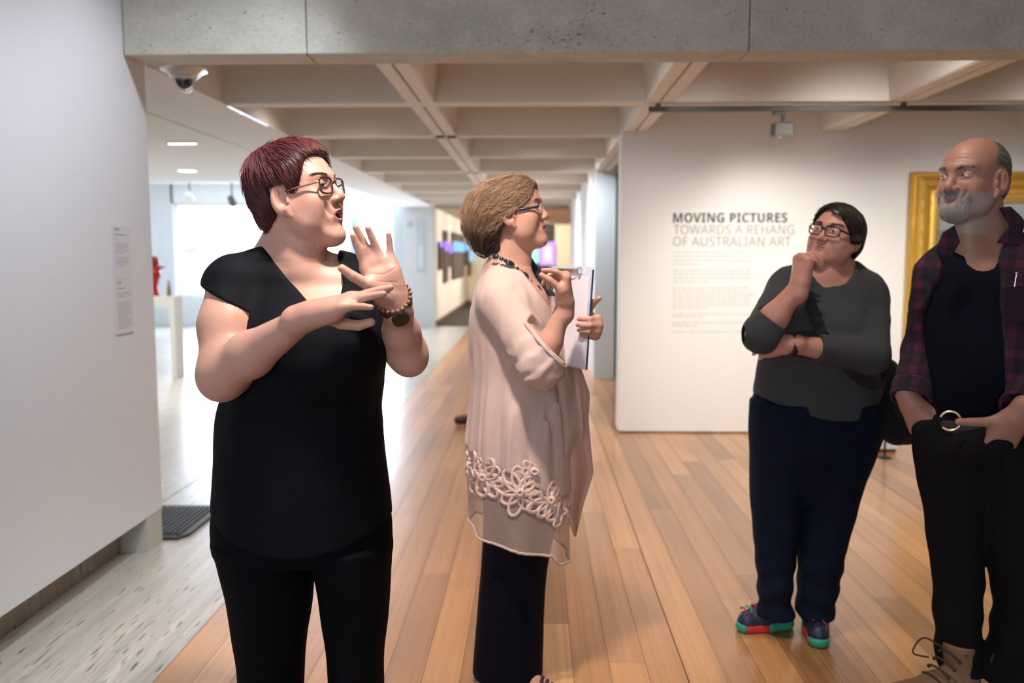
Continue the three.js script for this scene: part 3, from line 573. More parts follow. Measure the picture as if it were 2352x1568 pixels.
// ------------------------------------------------------------------ hands and heads
// wrist: where the hand starts; dir: towards the knuckles; thumb: the thumb's side; palm: the way the palm faces.
// curl: per finger [knuckle, middle, end] in degrees; spread: per finger degrees towards the thumb; thumbWay: three steps [along, palm, side]
function hand(F, { wrist, dir, thumb, palm, size = 1, curl, spread = [8, 1, -6, -14], thumbWay = [[.75, .25, .6], [.9, .2, .4], [1, .2, .15]], fat = 1, crease = false }) {
  const X = dir.clone().normalize(), Zt = thumb.clone().addScaledVector(X, -thumb.dot(X)).normalize(), Y = V(0, 0, 0).crossVectors(Zt, X); if (Y.dot(palm) > 0) Y.negate();
  const L = (x, y, z) => wrist.clone().addScaledVector(X, x * size).addScaledVector(Y, y * size).addScaledVector(Zt, z * size);
  const w = (r) => r * size * fat, tips = [], K = .010 * size;
  const mcp = [[.086, .002, .027], [.090, .004, .008], [.085, .003, -.011], [.076, .0, -.028]], len = [.076, .085, .079, .062], rad = [.0092, .0094, .0089, .0078];
  F.u(cone(L(-.03, 0, .004), L(.012, 0, .004), w(.0235), w(.0225)), .02 * size); F.u(cone(L(-.03, 0, -.006), L(.012, 0, -.008), w(.0225), w(.021)), .02 * size);
  mcp.forEach((m, i) => F.u(cone(L(.012, 0, [.012, .004, -.004, -.012][i]), L(...m), w(.019), w(.0118)), .016 * size));
  F.u(cone(L(.068, -.005, .024), L(.060, -.005, -.024), w(.0125), w(.0115)), .016 * size); F.u(cone(L(.045, -.004, .010), L(.045, -.004, -.012), w(.017), w(.016)), .02 * size);
  F.u(cone(L(.03, -.010, -.018), L(.06, -.008, -.022), w(.012), w(.011)), .014 * size);
  F.u(cone(L(.018, -.008, .014), L(.048, -.013, .030), w(.017), w(.0145)), .018 * size);
  mcp.forEach((m, i) => {
    let p = V(...m), a = 0; const sp = spread[i] * Math.PI / 180;
    [.44, .31, .25].forEach((f, k) => {
      a += curl[i][k] * Math.PI / 180; const l = len[i] * f, q = p.clone().add(V(Math.cos(a) * l * Math.cos(sp), -Math.sin(a) * l, Math.cos(a) * l * Math.sin(sp)));
      const r0 = rad[i] * (1 - .07 * k), r1 = rad[i] * (1 - .07 * (k + 1) - (k === 2 ? .06 : 0));
      F.u(cone(L(p.x, p.y, p.z), L(q.x, q.y, q.z), w(r0), w(r1)), k ? .0012 * size : K * 1.3);
      if (k === 2) tips.push(L(q.x, q.y, q.z));
      p = q;
    });
  });
  if (crease) {                                                        // palm lines, shallow, laid on the surface
    const e = .001, onto = (q) => { for (let i = 0; i < 3; i++) { const d = F.at(q.x, q.y, q.z), g = V(F.at(q.x + e, q.y, q.z) - F.at(q.x - e, q.y, q.z), F.at(q.x, q.y + e, q.z) - F.at(q.x, q.y - e, q.z), F.at(q.x, q.y, q.z + e) - F.at(q.x, q.y, q.z - e)).normalize(); q.addScaledVector(g, .0006 - d); } return q; };
    const lines = [[[.066, -.03, -.034], [.064, -.03, .0], [.080, -.03, .022]], [[.062, -.03, .034], [.048, -.03, .006], [.034, -.03, -.022]], [[.060, -.03, .034], [.044, -.03, .012], [.010, -.03, .004]]].map(l => new THREE.CatmullRomCurve3(l.map(c => L(...c))).getPoints(10).map(onto));
    for (const l of lines) for (let i = 0; i < 10; i++) F.s(cone(l[i], l[i + 1], .0013, .0013), .0015);
  }
  let p = V(.020, -.008, .018); const rr_ = [.0155, .0122, .0105, .0085];
  [.043, .036, .028].forEach((l, k) => { const s = V(thumbWay[k][0], -thumbWay[k][1], thumbWay[k][2]).normalize(), q = p.clone().addScaledVector(s, l); F.u(cone(L(p.x, p.y, p.z), L(q.x, q.y, q.z), w(rr_[k]), w(rr_[k + 1])), k ? .002 * size : .012 * size); p = q; });
  tips.push(L(p.x, p.y, p.z));
  const all = [L(-.02, .02, 0), L(-.02, -.02, 0), L(.1, 0, .03), L(.06, 0, -.04), L(.03, -.03, .03), ...tips], lo = [1e9, 1e9, 1e9], hi = [-1e9, -1e9, -1e9];
  for (const q of all) [q.x, q.y, q.z].forEach((c, i) => { lo[i] = Math.min(lo[i], c - .022 * size); hi[i] = Math.max(hi[i], c + .022 * size); });
  return { box: [lo, hi], L, tips };
}
// head: local axes x = the person's left, y = up, z = forward; lengths in metres for a head 0.225 high
function headFrame(pos, yaw, pitch, roll, s) {
  const m = new THREE.Matrix4().compose(pos, new THREE.Quaternion().setFromEuler(new THREE.Euler(-pitch * Math.PI / 180, yaw * Math.PI / 180, roll * Math.PI / 180, 'YXZ')), V(s, s, s));
  const i = m.clone().invert().elements;
  return { m, s, W: (x, y, z) => V(x, y, z).applyMatrix4(m), inv: (x, y, z) => [i[0] * x + i[4] * y + i[8] * z + i[12], i[1] * x + i[5] * y + i[9] * z + i[13], i[2] * x + i[6] * y + i[10] * z + i[14]],
    f: (g) => (x, y, z) => g(i[0] * x + i[4] * y + i[8] * z + i[12], i[1] * x + i[5] * y + i[9] * z + i[13], i[2] * x + i[6] * y + i[10] * z + i[14]) * s };
}
function headField(F, H, o = {}) {
  const { open = 0, jaw = 1, cheek = 1, nose = 1, chinZ = 0, brow = 1, fat = 0, noseTip = 0, lips = 1, bag = 0, lid = 1, fold = 1, droop = 0 } = o, s = H.s;
  const u = (f, k) => F.u(H.f(f), k * s), c = (f, k) => F.s(H.f(f), k * s), both = (fn) => { fn(1); fn(-1); };
  u(ell(V(0, .036, -.018), [.0735, .085, .094]), .02);                // skull
  u(ell(V(0, .032, .028), [.062, .064, .058]), .03);                   // forehead
  u(ell(V(0, -.018, .030), [.061 * cheek, .072, .056]), .03);          // face
  both(q => u(cone(V(q * .056 * jaw, -.030, -.002), V(q * .046 * jaw, -.068 - open * .4, .024), .020 + fat, .017 + fat), .03));
  both(q => u(cone(V(q * .046 * jaw, -.068 - open * .4, .024), V(q * .011, -.094 - open, .070 + chinZ), .017 + fat, .0155), .03));
  u(cone(V(0, -.075 - open, .03), V(0, -.09 - open, .062 + chinZ), .03 + fat, .017), .03);
  both(q => u(ell(V(q * .036 * cheek, -.026, .058), [.025, .021, .022]), .025));   // cheekbones
  both(q => u(ell(V(q * .046 * cheek, -.046 - open * .3, .036), [.019, .030, .030]), .03));
  u(ell(V(0, -.060 - open * .3, .070), [.028, .026, .024]), .02);      // muzzle
  u(ball(V(0, -.096 - open, .080 + chinZ), .0125), .02);               // chin
  both(q => u(cone(V(q * .010, .026, .084), V(q * .042, .030, .067), .0085 * brow, .0075 * brow), .018));
  both(q => c(ell(V(q * .031, .007, .094), [.0205, .0125, .0125]), .016));   // sockets
  u(cone(V(0, .018, .082), V(0, -.022, .103 + noseTip), .0075 * nose, .0098 * nose), .012);
  u(ball(V(0, -.027, .1045 + noseTip), .0112 * nose), .008);
  both(q => u(ell(V(q * .0125 * nose, -.031, .0945), [.0085, .0078, .0105]), .007));
  both(q => c(ell(V(q * .0062, -.0385, .099), [.0034, .003, .0055], [.3, 0, 0]), .003));
  both(q => u(ell(V(q * .031, .0065, .0725), [.0158, .0118, .0135]), .006)); // lids
  both(q => u(cone(V(q * .0185, .0125, .0815), V(q * .043, .0135, .074), .0032, .0032), .004));
  both(q => u(cone(V(q * .0185, -.0015, .0795), V(q * .042, .0005, .073), .0028 + bag, .0026 + bag), .005));
  both(q => c(ell(V(q * .031, .0062, .086), [.0118, .0045 * lid, .012]), .0022));  // eye opening
  // mouth
  both(q => u(cone(V(q * .003, -.0555, .0945), V(q * .021, -.0605 - open * .25 - droop, .0835), .0042 * lips, .0022), .005));
  both(q => u(cone(V(0, -.0655 - open * .75, .0925 - open * .25), V(q * .019, -.0625 - open * .4 - droop, .0835), .0052 * lips, .0024), .005));
  if (open > .004) c(ell(V(0, -.0605 - open * .38, .094), [.0165, .0035 + open * .36, .028]), .003);
  else c(ell(V(0, -.0607, .099), [.022, .0011, .014]), .0022);
  if (fold > .3) both(q => c(ell(V(q * .032, -.052, .0845), [.0022 * fold, .014, .008 * fold], [0, 0, q * -.45]), .009 * fold)); // smile lines
  // ears
  both(q => {
    const e = [0, -q * .42, q * .06];
    const E = (x, y, z) => V(q * x, y * es - .006, -.003 + z * es), es = 1.14;
    u(ell(E(.0800, -.002, -.002), [.0085, .0325 * es, .0205 * es], e), .005);
    u(cone(E(.0785, -.024, .005), E(.0765, -.036, .009), .0075, .0060), .006);
    c(ell(E(.0885, .003, .0015), [.0078, .0232 * es, .0135 * es], e), .004);
    u(cone(E(.0835, .016, -.004), E(.0825, -.012, -.008), .0038, .0034), .003);
    c(ell(E(.0845, -.007, .004), [.0065, .0090, .0068], e), .003);
    u(cone(E(.0805, -.010, .0125), E(.0795, -.002, .0135), .0038, .0030), .003);
  });
}
const MOUTHS = (y, x, z, open) => ((y > -.0615 - open * .2 ? (y < -.0515 + .0000 * x) : y > -.0735 - open) && Math.abs(x) < .0215 && z > .078) ? 1 : 0;
// skin colours (linear) with lips, flush and mottling laid out in the head's own axes
function skinColor(H, base, o = {}) {
  const { lip = [.42, .16, .15], open = 0, flush = .06, beard = 0, beardCol = [.5, .48, .45], handTint = .04 } = o;
  return (x, y, z) => {
    const n = noise(x * 60, y * 60, z * 60) * .035 + noise(x * 14, y * 14, z * 14) * .04;
    let r = base[0] * (1 + n), g = base[1] * (1 + n * 1.5), b = base[2] * (1 + n * 1.5);
    const [a, c, d] = H.inv(x, y, z);
    if (Math.abs(a) < .1 && c > -.15 && c < .14 && d > -.12 && d < .14) {
      let f = 0; for (const q of [-1, 1]) f = Math.max(f, 1 - Math.hypot((a - q * .04) / .024, (c + .03) / .022, (d - .06) / .04)); f = Math.max(f, 1 - Math.hypot(a / .02, (c + .028) / .016, (d - .108) / .018));
      if (Math.abs(a) > .068 && c < .03 && c > -.045) f = Math.max(f, .45);
      if (f > 0) { r *= 1 + flush * .4 * f; g *= 1 - flush * 2.4 * f; b *= 1 - flush * 2.2 * f; }
      const top = -.0515 - .5 * Math.abs(Math.abs(a) - .004) * .25, bot = -.0725 - open - Math.abs(a) * -.35;
      if (d > .076 && Math.abs(a) < .0215) { const t = sstep(top + .0012, top - .0012, c) * sstep(bot - .0014, bot + .0014, c); r = lerp(r, lip[0], t); g = lerp(g, lip[1], t); b = lerp(b, lip[2], t); const inside = open > .004 && t > .5 && d < .082 && Math.abs(a) < .017 ? 1 : 0; if (inside) { r *= .25; g *= .12; b *= .12; } }
      if (beard) { const e = sstep(-.036, -.058, c + .35 * Math.max(0, .03 - Math.abs(a)) - .10 * Math.abs(a)) * sstep(-.005, .03, d + (-.05 - c) * .2) * sstep(.8, .2, noise(x * 300, y * 300, z * 300) * .4 + .3), lipz = d > .076 && Math.abs(a) < .02 && c < top && c > bot ? 0 : 1; const t = e * beard * lipz; r = lerp(r, beardCol[0], t); g = lerp(g, beardCol[1], t); b = lerp(b, beardCol[2], t); }
    }
    return [r, g, b];
  };
}
function eyeGeometry(H, side, gaze, iris) {
  const g = new THREE.SphereGeometry(.0118, 32, 24), p = g.attributes.position, c = new Float32Array(p.count * 3), d = V(...gaze).normalize();
  for (let i = 0; i < p.count; i++) { const a = Math.acos(clamp((p.getX(i) * d.x + p.getY(i) * d.y + p.getZ(i) * d.z) / .0118, -1, 1)); const q = a < .17 ? [.006, .006, .006] : a < .46 ? iris : a < .5 ? [.05, .04, .035] : [.46, .41, .38]; c.set(q, i * 3); }
  g.setAttribute('color', new THREE.BufferAttribute(c, 3)); g.translate(side * .031, .0065, .0740); g.applyMatrix4(H.m); return g;
}
// locks of hair laid over a field: seeds are points, flow(p, n) a direction; each lock hugs the surface at its own height
function locks(F, seeds, flow, { steps = 9, step = .012, r = .0016, lift = () => .002, col, sides = 3, taper = .75 }) {
  const pos = [], nor = [], colr = [], idx = [], e = .002;
  const grad = (p) => V(F.at(p.x + e, p.y, p.z) - F.at(p.x - e, p.y, p.z), F.at(p.x, p.y + e, p.z) - F.at(p.x, p.y - e, p.z), F.at(p.x, p.y, p.z + e) - F.at(p.x, p.y, p.z - e)).normalize();
  for (const sd of seeds) {
    if (Math.abs(F.at(sd.x, sd.y, sd.z)) > .04) continue;
    let p = sd.clone(); const id = rnd(), c = col(id, sd), n = typeof steps === 'function' ? steps(sd) : steps; const pts = [];
    for (let k = 0; k <= n; k++) {
      let g = grad(p); p.addScaledVector(g, lift(k / n, id) - F.at(p.x, p.y, p.z)); pts.push([p.clone(), g]);
      const d = flow(p, g, id, k / n); if (!d) break; d.addScaledVector(g, -d.dot(g)).normalize(); p = p.clone().addScaledVector(d, step);
    }
    if (pts.length < 3) continue;
    const b = pos.length / 3;
    pts.forEach(([q, g], k) => {
      const t = (pts[Math.min(k + 1, pts.length - 1)][0].clone().sub(pts[Math.max(k - 1, 0)][0])).normalize(), s = V(0, 0, 0).crossVectors(t, g).normalize(), rad = r * (.55 + .9 * id) * (k === pts.length - 1 ? .15 : 1 - taper * Math.pow(k / (pts.length - 1), 2));
      for (let a = 0; a < sides; a++) { const w = a / sides * Math.PI * 2, v = s.clone().multiplyScalar(Math.cos(w)).addScaledVector(g, Math.sin(w) * .8); pos.push(q.x + v.x * rad, q.y + v.y * rad, q.z + v.z * rad); nor.push(v.x, v.y, v.z); colr.push(...c); }
      if (k) for (let a = 0; a < sides; a++) { const A = b + (k - 1) * sides + a, A2 = b + (k - 1) * sides + (a + 1) % sides; idx.push(A, A + sides, A2, A2, A + sides, A2 + sides); }
    });
  }
  const g = new THREE.BufferGeometry(); g.setAttribute('position', new THREE.Float32BufferAttribute(pos, 3)); g.setAttribute('normal', new THREE.Float32BufferAttribute(nor, 3)); g.setAttribute('uv', new THREE.Float32BufferAttribute(new Float32Array(pos.length / 3 * 2), 2)); g.setAttribute('color', new THREE.Float32BufferAttribute(colr, 3)); g.setIndex(idx); return g;
}
// spectacles in the head's axes
function glasses(H, parent, { w = .052, h = .036, y = .004, z = .094, r = .0019, wrap = .012, rim = 'full', mat, templeMat, tz = -.03, tr = .0022, tilt = .05, sq = .42 }) {
  const grp = group('glasses', [0, 0, 0], parent), T = (g) => g.applyMatrix4(H.m);
  for (const q of [-1, 1]) {
    const loop = []; for (let i = 0; i < 28; i++) { const a = i / 28 * Math.PI * 2, c = Math.cos(a), s = Math.sin(a), X = Math.sign(c) * Math.pow(Math.abs(c), sq * 1.6) * w / 2, Y = Math.sign(s) * Math.pow(Math.abs(s), sq * 1.6) * h / 2 * (s < 0 ? 1 - .12 * Math.abs(c) : 1); const xx = q * (.0325 + X); loop.push(V(xx, y + Y, z - wrap * Math.pow(Math.abs(xx) / .06, 2) - tilt * -Y)); }
    mesh('rim', T(tube(loop, r, 56, 8, true)), mat, grp);
    const lp = [], ix = []; lp.push(q * .0325, y, z - wrap * .3 - .0005); loop.forEach(p => lp.push(p.x, p.y, p.z)); for (let i = 0; i < 28; i++) ix.push(0, 1 + i, 1 + (i + 1) % 28);
    const lg = new THREE.BufferGeometry(); lg.setAttribute('position', new THREE.Float32BufferAttribute(lp, 3)); lg.setAttribute('uv', new THREE.Float32BufferAttribute(new Float32Array(lp.length / 3 * 2), 2)); lg.setIndex(ix); lg.computeVertexNormals();
    mesh('lens', T(lg), M.glass, grp);
    const hx = q * (.0325 + w / 2), zz = z - wrap * Math.pow(Math.abs(hx) / .06, 2);
    mesh('temple', T(tube([V(hx, y + h * .22, zz), V(hx + q * .006, y + h * .22, zz - .006), V(q * .0745, y + h * .2, .04), V(q * .0765, y + .006, .0), V(q * .077, y + .002, -.012), V(q * .074, y - .018, tz)], tr, 30, 6)), templeMat ?? mat, grp);
  }
  mesh('bridge', T(tube([V(-.0325 + w / 2 - .001, y + .004, z - .0005), V(0, y + .009, z + .003), V(.0325 - w / 2 + .001, y + .004, z - .0005)], r, 12, 8)), mat, grp);
  return grp;
}
function headOnly(H, o) { const f = new Field(); headField(f, H, o); return f; }
function eyebrow(HF, H, q, c, { thick = 1, y = .027, arch = .005, len = .034 } = {}) {
  const seeds = []; for (let i = 0; i < 120 * thick; i++) { const t = rnd(); seeds.push(H.W(q * (.011 + len * t), y + arch * Math.sin(t * 2.5) + rr(-.0026, .0026) * thick * (1 - .6 * t), .088 - .02 * t * t)); }
  const out = H.W(q, .28, 0).sub(H.W(0, 0, 0));
  return locks(HF, seeds, () => out.clone(), { steps: 3, step: .0028, r: .0007, lift: (k) => .0006 + .0008 * k, col: (id) => c.map(v => v * (.7 + .6 * id)) });
}
function headBox(H, m = .02) {
  const hb = [H.W(0, -.13, 0), H.W(0, .135, 0), H.W(0, 0, .125), H.W(0, 0, -.125), H.W(.105, 0, 0), H.W(-.105, 0, 0)];
  return [[0, 1, 2].map(i => Math.min(...hb.map(p => p.getComponent(i))) - m), [0, 1, 2].map(i => Math.max(...hb.map(p => p.getComponent(i))) + m)];
}
// the continuous skin: a coarse grid for the body and fine ones for the head and the hands
function skinBody(t, put, F, col, lo, hi, h, fine) {
  const parts = [polygonize(F, lo, hi, h, { holes: fine.map(f => f[0]), color: col }), ...fine.map(([b, s]) => polygonize(F, b[0], b[1], s, { color: col }))];
  return mesh('body', put(joinIndexed(parts)), skinMat, t);
}
const past = (arm, a, b) => { const pl = plane(a, b); return (x, y, z) => Math.max(arm(x, y, z), -pl(x, y, z)); };   // the part of arm beyond a plane
// what lies on the far side of a plane is cut, but only around one limb
const skinMat = phys({ vertexColors: true, roughness: .52, sheen: .15, sheenRoughness: .6, sheenColor: new THREE.Color(1, .8, .7) });
const hairMat = phys({ vertexColors: true, roughness: .38, specularIntensity: .7 });
const eyeMat = phys({ vertexColors: true, roughness: .12, clearcoat: 1, clearcoatRoughness: .03 });
const weave = dataTex(128, 128, (u, v, i, j) => { const g = 128 + 60 * ((i + j) % 4 < 2 ? 1 : -1) * (.6 + .4 * tnoise(u, v, 9, 9, 61)); return [g, g, g]; }, false, [40, 40]);
const cloth = (r, g, b, o = {}) => phys({ color: new THREE.Color(r, g, b), roughness: .85, bumpMap: weave, bumpScale: .0004, sheen: .25, sheenRoughness: .5, sheenColor: new THREE.Color(r, g, b).lerp(new THREE.Color(1, 1, 1), .15), ...o });
// folds: soft ridges running along direction (ax, ay, az) with the given pitch
const folds = (amp, fx, fy, fz, s = 0) => (x, y, z) => amp * (noise(x * fx + s, y * fy, z * fz) + .5 * noise(x * fx * 2.1 + s, y * fy * 2.1, z * fz * 2.1 + 9));
// ------------------------------------------------------------------ woman with short red hair, signing with both hands
{
  const D = 2.15, base = P(705, 800, D); base.y = 0;
  const t = tag(group('person', base.toArray()), 'woman with short dark red hair, brown glasses, black V neck top, both hands raised', 'person');
  const put = (g) => g.translate(-base.x, 0, -base.z);
  const H = headFrame(P(690, 453, D), 73, 14, 2, 1.025);
  const skin = [.52, .285, .215];
  // torso and legs
  const torsoRows = [[1240, 492, 899, .150], [1150, 496, 893, .152], [1060, 501, 882, .150], [990, 503, 874, .150], [930, 512, 870, .148], [870, 540, 880, .145, .02], [810, 556, 889, .14, .035], [750, 556, 886, .128, .03], [700, 548, 878, .11, .015], [655, 520, 862, .085], [625, 545, 830, .07], [600, 585, 790, .055, -.01]];
  const torso = loft(D, torsoRows);
  const SR = P(528, 662, 2.10), ER = P(512, 856, 1.99), WR = P(706, 727, 1.84), SL = P(846, 668, 2.20), EL = P(934, 808, 2.12), WL = P(905, 690, 2.00);
  const neckA = P(672, 610, 2.17), neckB = P(690, 520, 2.155);
  const traps = [cone(P(660, 600, 2.18), P(540, 640, 2.12), .045, .05), cone(P(690, 600, 2.19), P(828, 640, 2.2), .045, .045)];
  const bust = [ell(P(650, 800, D - .10), [.075, .078, .062]), ell(P(790, 800, D - .09), [.075, .078, .062])];
  const legR = loft(D, [[1240, 492, 735, .13], [1300, 508, 722, .125], [1400, 528, 714, .11], [1500, 546, 700, .10], [1568, 551, 696, .095], [1700, 556, 690, .092], [1893, 556, 694, .095]]);
  const legL = loft(D, [[1240, 705, 899, .13], [1300, 722, 897, .125], [1400, 738, 893, .11], [1500, 752, 883, .10], [1568, 757, 880, .095], [1700, 762, 880, .092], [1893, 760, 884, .095]]);
  const F = new Field();
  F.u(grow(torso, -.012)); for (const b of bust) F.u(grow(b, -.012), .04); for (const q of traps) F.u(grow(q, -.003), .05);
  F.u(grow(legR, -.016), .02).u(grow(legL, -.016), .02);
  for (const x of [620, 825]) F.u(cone(P(x, 1880, D), P(x - 5, 1900, D - .14), .04, .035), .03);
  // arms
  F.u(cone(SR, SR.clone().lerp(ER, .45), .055, .062), .04); F.u(cone(SR.clone().lerp(ER, .45), ER, .062, .054), .03);
  F.u(cone(ER, ER.clone().lerp(WR, .35), .053, .051), .03); F.u(cone(ER.clone().lerp(WR, .35), WR, .051, .0255), .02);
  F.u(ball(P(506, 878, 2.0), .036), .04);
  F.u(cone(SL, SL.clone().lerp(EL, .5), .05, .05), .04); F.u(cone(SL.clone().lerp(EL, .5), EL, .05, .044), .03);
  F.u(cone(EL, EL.clone().lerp(WL, .4), .046, .042), .03); F.u(cone(EL.clone().lerp(WL, .4), WL, .042, .0275), .02);
  F.u(ball(P(944, 832, 2.12), .028), .04);
  // neck
  F.u(cone(neckA, neckB, .060, .050), .04); F.u(cone(P(694, 618, 2.11), P(684, 560, 2.13), .022, .03), .05); F.u(cone(P(640, 600, 2.15), H.W(-.045, -.06, -.035), .022, .018), .045);
  F.u(cone(P(690, 600, 2.13), H.W(0, -.080, .024), .035, .024), .045); F.u(cone(P(612, 578, 2.2), H.W(0, -.06, -.07), .030, .035), .04);
  const HO = { open: .016, jaw: 1.02, cheek: 1.05, fat: .002, chinZ: -.007, nose: .92 }; headField(F, H, HO);
  const hR = hand(F, { wrist: WR.clone().add(V(.004, .003, 0)), dir: V(.94, .30, .10), thumb: V(0, .22, -.97), palm: V(.1, -.97, -.2), size: 1.06, curl: [[4, 4, 2], [0, 3, 2], [1, 4, 3], [10, 8, 6]], spread: [4, 1, -1, -2], thumbWay: [[.58, .78, .2], [.90, .42, .0], [1, .05, 0]] });
  const hL = hand(F, { wrist: WL, dir: V(-.38, .92, .10), thumb: V(-.92, -.36, .25), palm: V(-.08, -.1, 1), size: 1.06, crease: true, fat: 1.04, curl: [[5, 3, 3], [0, 4, 4], [2, 5, 4], [-4, 6, 5]], spread: [-2, 2, 0, -18], thumbWay: [[.88, .30, .52], [.80, .14, .60], [.86, .05, .50]] });
  const hb = [H.W(0, -.13, 0), H.W(0, .135, 0), H.W(0, 0, .125), H.W(0, 0, -.125), H.W(.1, 0, 0), H.W(-.1, 0, 0)];
  const lo = [0, 1, 2].map(i => Math.min(...hb.map(p => p.getComponent(i))) - .02), hi = [0, 1, 2].map(i => Math.max(...hb.map(p => p.getComponent(i))) + .02); lo[1] = P(0, 745, 2.05).y; lo[0] = P(555, 600, 2.1).x; hi[0] = P(835, 600, 2.1).x; hi[2] += .03;
  const col = skinColor(H, skin, { open: .016 }), holes = [[lo, hi], hR.box, hL.box];
  const b0 = P(430, 1925, D), b1 = P(1010, 560, D);
  const parts = [polygonize(F, [b0.x, -.01, -D - .24], [b1.x, b1.y + .06, -1.72], .006, { holes, color: col }), polygonize(F, lo, hi, .0021, { color: col }), polygonize(F, ...hR.box, .002, { color: col }), polygonize(F, ...hL.box, .002, { color: col })];
  mesh('body', put(joinIndexed(parts)), skinMat, t);
  for (const q of [-1, 1]) mesh('eye', put(eyeGeometry(H, q, [-.12, .02, 1], [.10, .13, .14])), eyeMat, t);
  const teeth = new THREE.TorusGeometry(.019, .0035, 8, 20, Math.PI).rotateX(Math.PI / 2).scale(1, 1.5, 1); teeth.translate(0, -.0565, .0655); mesh('teeth', put(teeth.applyMatrix4(H.m)), std({ color: new THREE.Color(.7, .66, .58), roughness: .3 }), t);
  // top: cap sleeves, V neck, curved hem
  const Sh = new Field(); Sh.amp = .006;
  const G = .007;
  Sh.u(grow(torso, G)); for (const b of bust) Sh.u(grow(b, G), .05); for (const q of traps) Sh.u(grow(q, G), .05);
  Sh.u(cone(SR, SR.clone().lerp(ER, .5), .055 + G + .004, .064 + G + .003), .04); Sh.u(cone(SL, SL.clone().lerp(EL, .5), .05 + G + .004, .054 + G), .04);
  Sh.s(past(cone(SR, ER, .084, .070), P(522, 690, 2.06), V(-.45, -.9, .12)), .005);
  Sh.s(past(cone(SL, EL, .066, .054), P(895, 700, 2.15), V(.35, -.95, .1)), .005);
  Sh.s(polyCut([[580, 520], [583, 556], [612, 602], [650, 645], [712, 702], [742, 722], [772, 690], [776, 655], [766, 620], [748, 588], [738, 560], [740, 520]], 2.03, 1.5, 2.32), .006);
  Sh.s(cone(P(672, 640, 2.165), P(685, 520, 2.165), .066, .075), .006);
  { const c = P(705, 1180, D), s = P(705, 1237, D), hy = (x) => s.y + (c.y - s.y) * Math.pow(Math.abs(x - c.x) / .21, 2.2); Sh.i((x, y, z) => hy(x) - y); }
  Sh.disp = (x, y, z) => folds(.0035, 7, 3.2, 7, 3)(x, y, z) * sstep(1.36, 1.1, y) + folds(.0022, 16, 9, 16, 8)(x, y, z);
  mesh('top', put(polygonize(Sh, [b0.x, P(700, 1250, D).y - .02, -D - .24], [b1.x, b1.y + .08, -1.84], .0042)), cloth(.0022, .0026, .0050, { roughness: .75, sheen: .03, specularIntensity: .25 }), t);
  const Tr = new Field(); Tr.amp = .006; Tr.u(legR).u(legL, .012).u(loft(D, [[1262, 491, 899, .142], [1200, 489, 900, .142], [1120, 500, 890, .142]]), .01);
  Tr.i((x, y, z) => .018 - y); Tr.disp = (x, y, z) => folds(.004, 9, 5, 9, 5)(x, y, z);
  mesh('trousers', put(polygonize(Tr, [b0.x, 0, -D - .2], [b1.x, P(0, 1110, D).y, -D + .2], .008)), cloth(.0016, .0016, .0036, { roughness: .8, sheen: .02, specularIntensity: .2 }), t);
  for (const x of [620, 825]) { const s = new Field(); s.u(ell(P(x, 1895, D - .07).setY(.045), [.05, .048, .135]), .02).i((x, y, z) => .002 - y).s((x, y, z) => y - .09); const c = P(x, 1890, D - .07); mesh('shoe', put(polygonize(s, [c.x - .08, -.01, c.z - .17], [c.x + .08, .12, c.z + .17], .006)), M.black, t); }
  // hair: a cap of short hair, cropped round the ear, and locks combed over it
  const cap = new Field(), hf = H.f;
  cap.u(hf(ell(V(0, .040, -.022), [.0845, .098, .109])), .01).u(hf(ell(V(0, .060, .018), [.075, .068, .0735])), .03 * H.s).u(hf(ell(V(0, -.03, -.070), [.058, .055, .042])), .04 * H.s).u(hf(ell(V(0, .070, -.055), [.068, .060, .062])), .03);
  const inHair = (a, c, d) => {                                        // above zero where hair grows
    const aa = Math.abs(a), front = .082 + (c - .098) * .12 - aa * .22;
    let z = lerp(.066, .094, sstep(.070, .100, c - aa * .15));  // hairline from the temple up to the fringe
    z = c > .055 ? lerp(.058, z, sstep(.050, .090, c)) : lerp(.042, .058, sstep(.002, .055, c));
    let e = z - d;
    const side = c < .03 ? (d > -.034 ? (d > .013 ? c + .044 - Math.abs(d - .030) * 1.1 : c - .028) : c + .080 + (-d - .07) * -.25) : 1;
    return Math.min(e, side);
  };
  cap.i((x, y, z) => { const [a, c, d] = H.inv(x, y, z); return -inHair(a, c, d) * .8 * H.s; }, .004);
  cap.s(hf(ell(V(-.0810, -.002, -.010), [.016, .039, .0245], [0, .42, -.06])), .004); cap.s(hf(ell(V(.0810, -.002, -.010), [.016, .039, .0245], [0, -.42, .06])), .004);
  cap.amp = .003; cap.disp = (x, y, z) => { const [a, c, d] = H.inv(x, y, z); return .0020 * noise(Math.atan2(a, d + .03) * 22, c * 9, a * 20 + d * 12) + .0012 * noise(a * 150, c * 30, d * 150); };
  const capCol = (x, y, z) => { const n = .8 + .5 * noise(x * 220, y * 40, z * 220); return [.055 * n, .012 * n, .014 * n]; };
  const hair = mesh('hair', put(polygonize(cap, lo.map(c => c - .02), hi.map(c => c + .03), .0026, { color: capCol })), hairMat, t);
  const smooth = new Field(); smooth.ops = cap.ops.slice(0, 4);
  const seeds = []; let guard = 0;
  while (seeds.length < 7500 && guard++ < 200000) { const w = rnd() * Math.PI * 2, e = rr(-.7, 1), q = Math.sqrt(1 - e * e), p = V(q * Math.cos(w) * .11, .03 + e * .12, -.02 + q * Math.sin(w) * .125); if (inHair(p.x * .8, p.y * .9, p.z * .82) > .004) seeds.push(H.W(p.x, p.y, p.z)); }
  const crown = H.W(.0, .118, -.075);
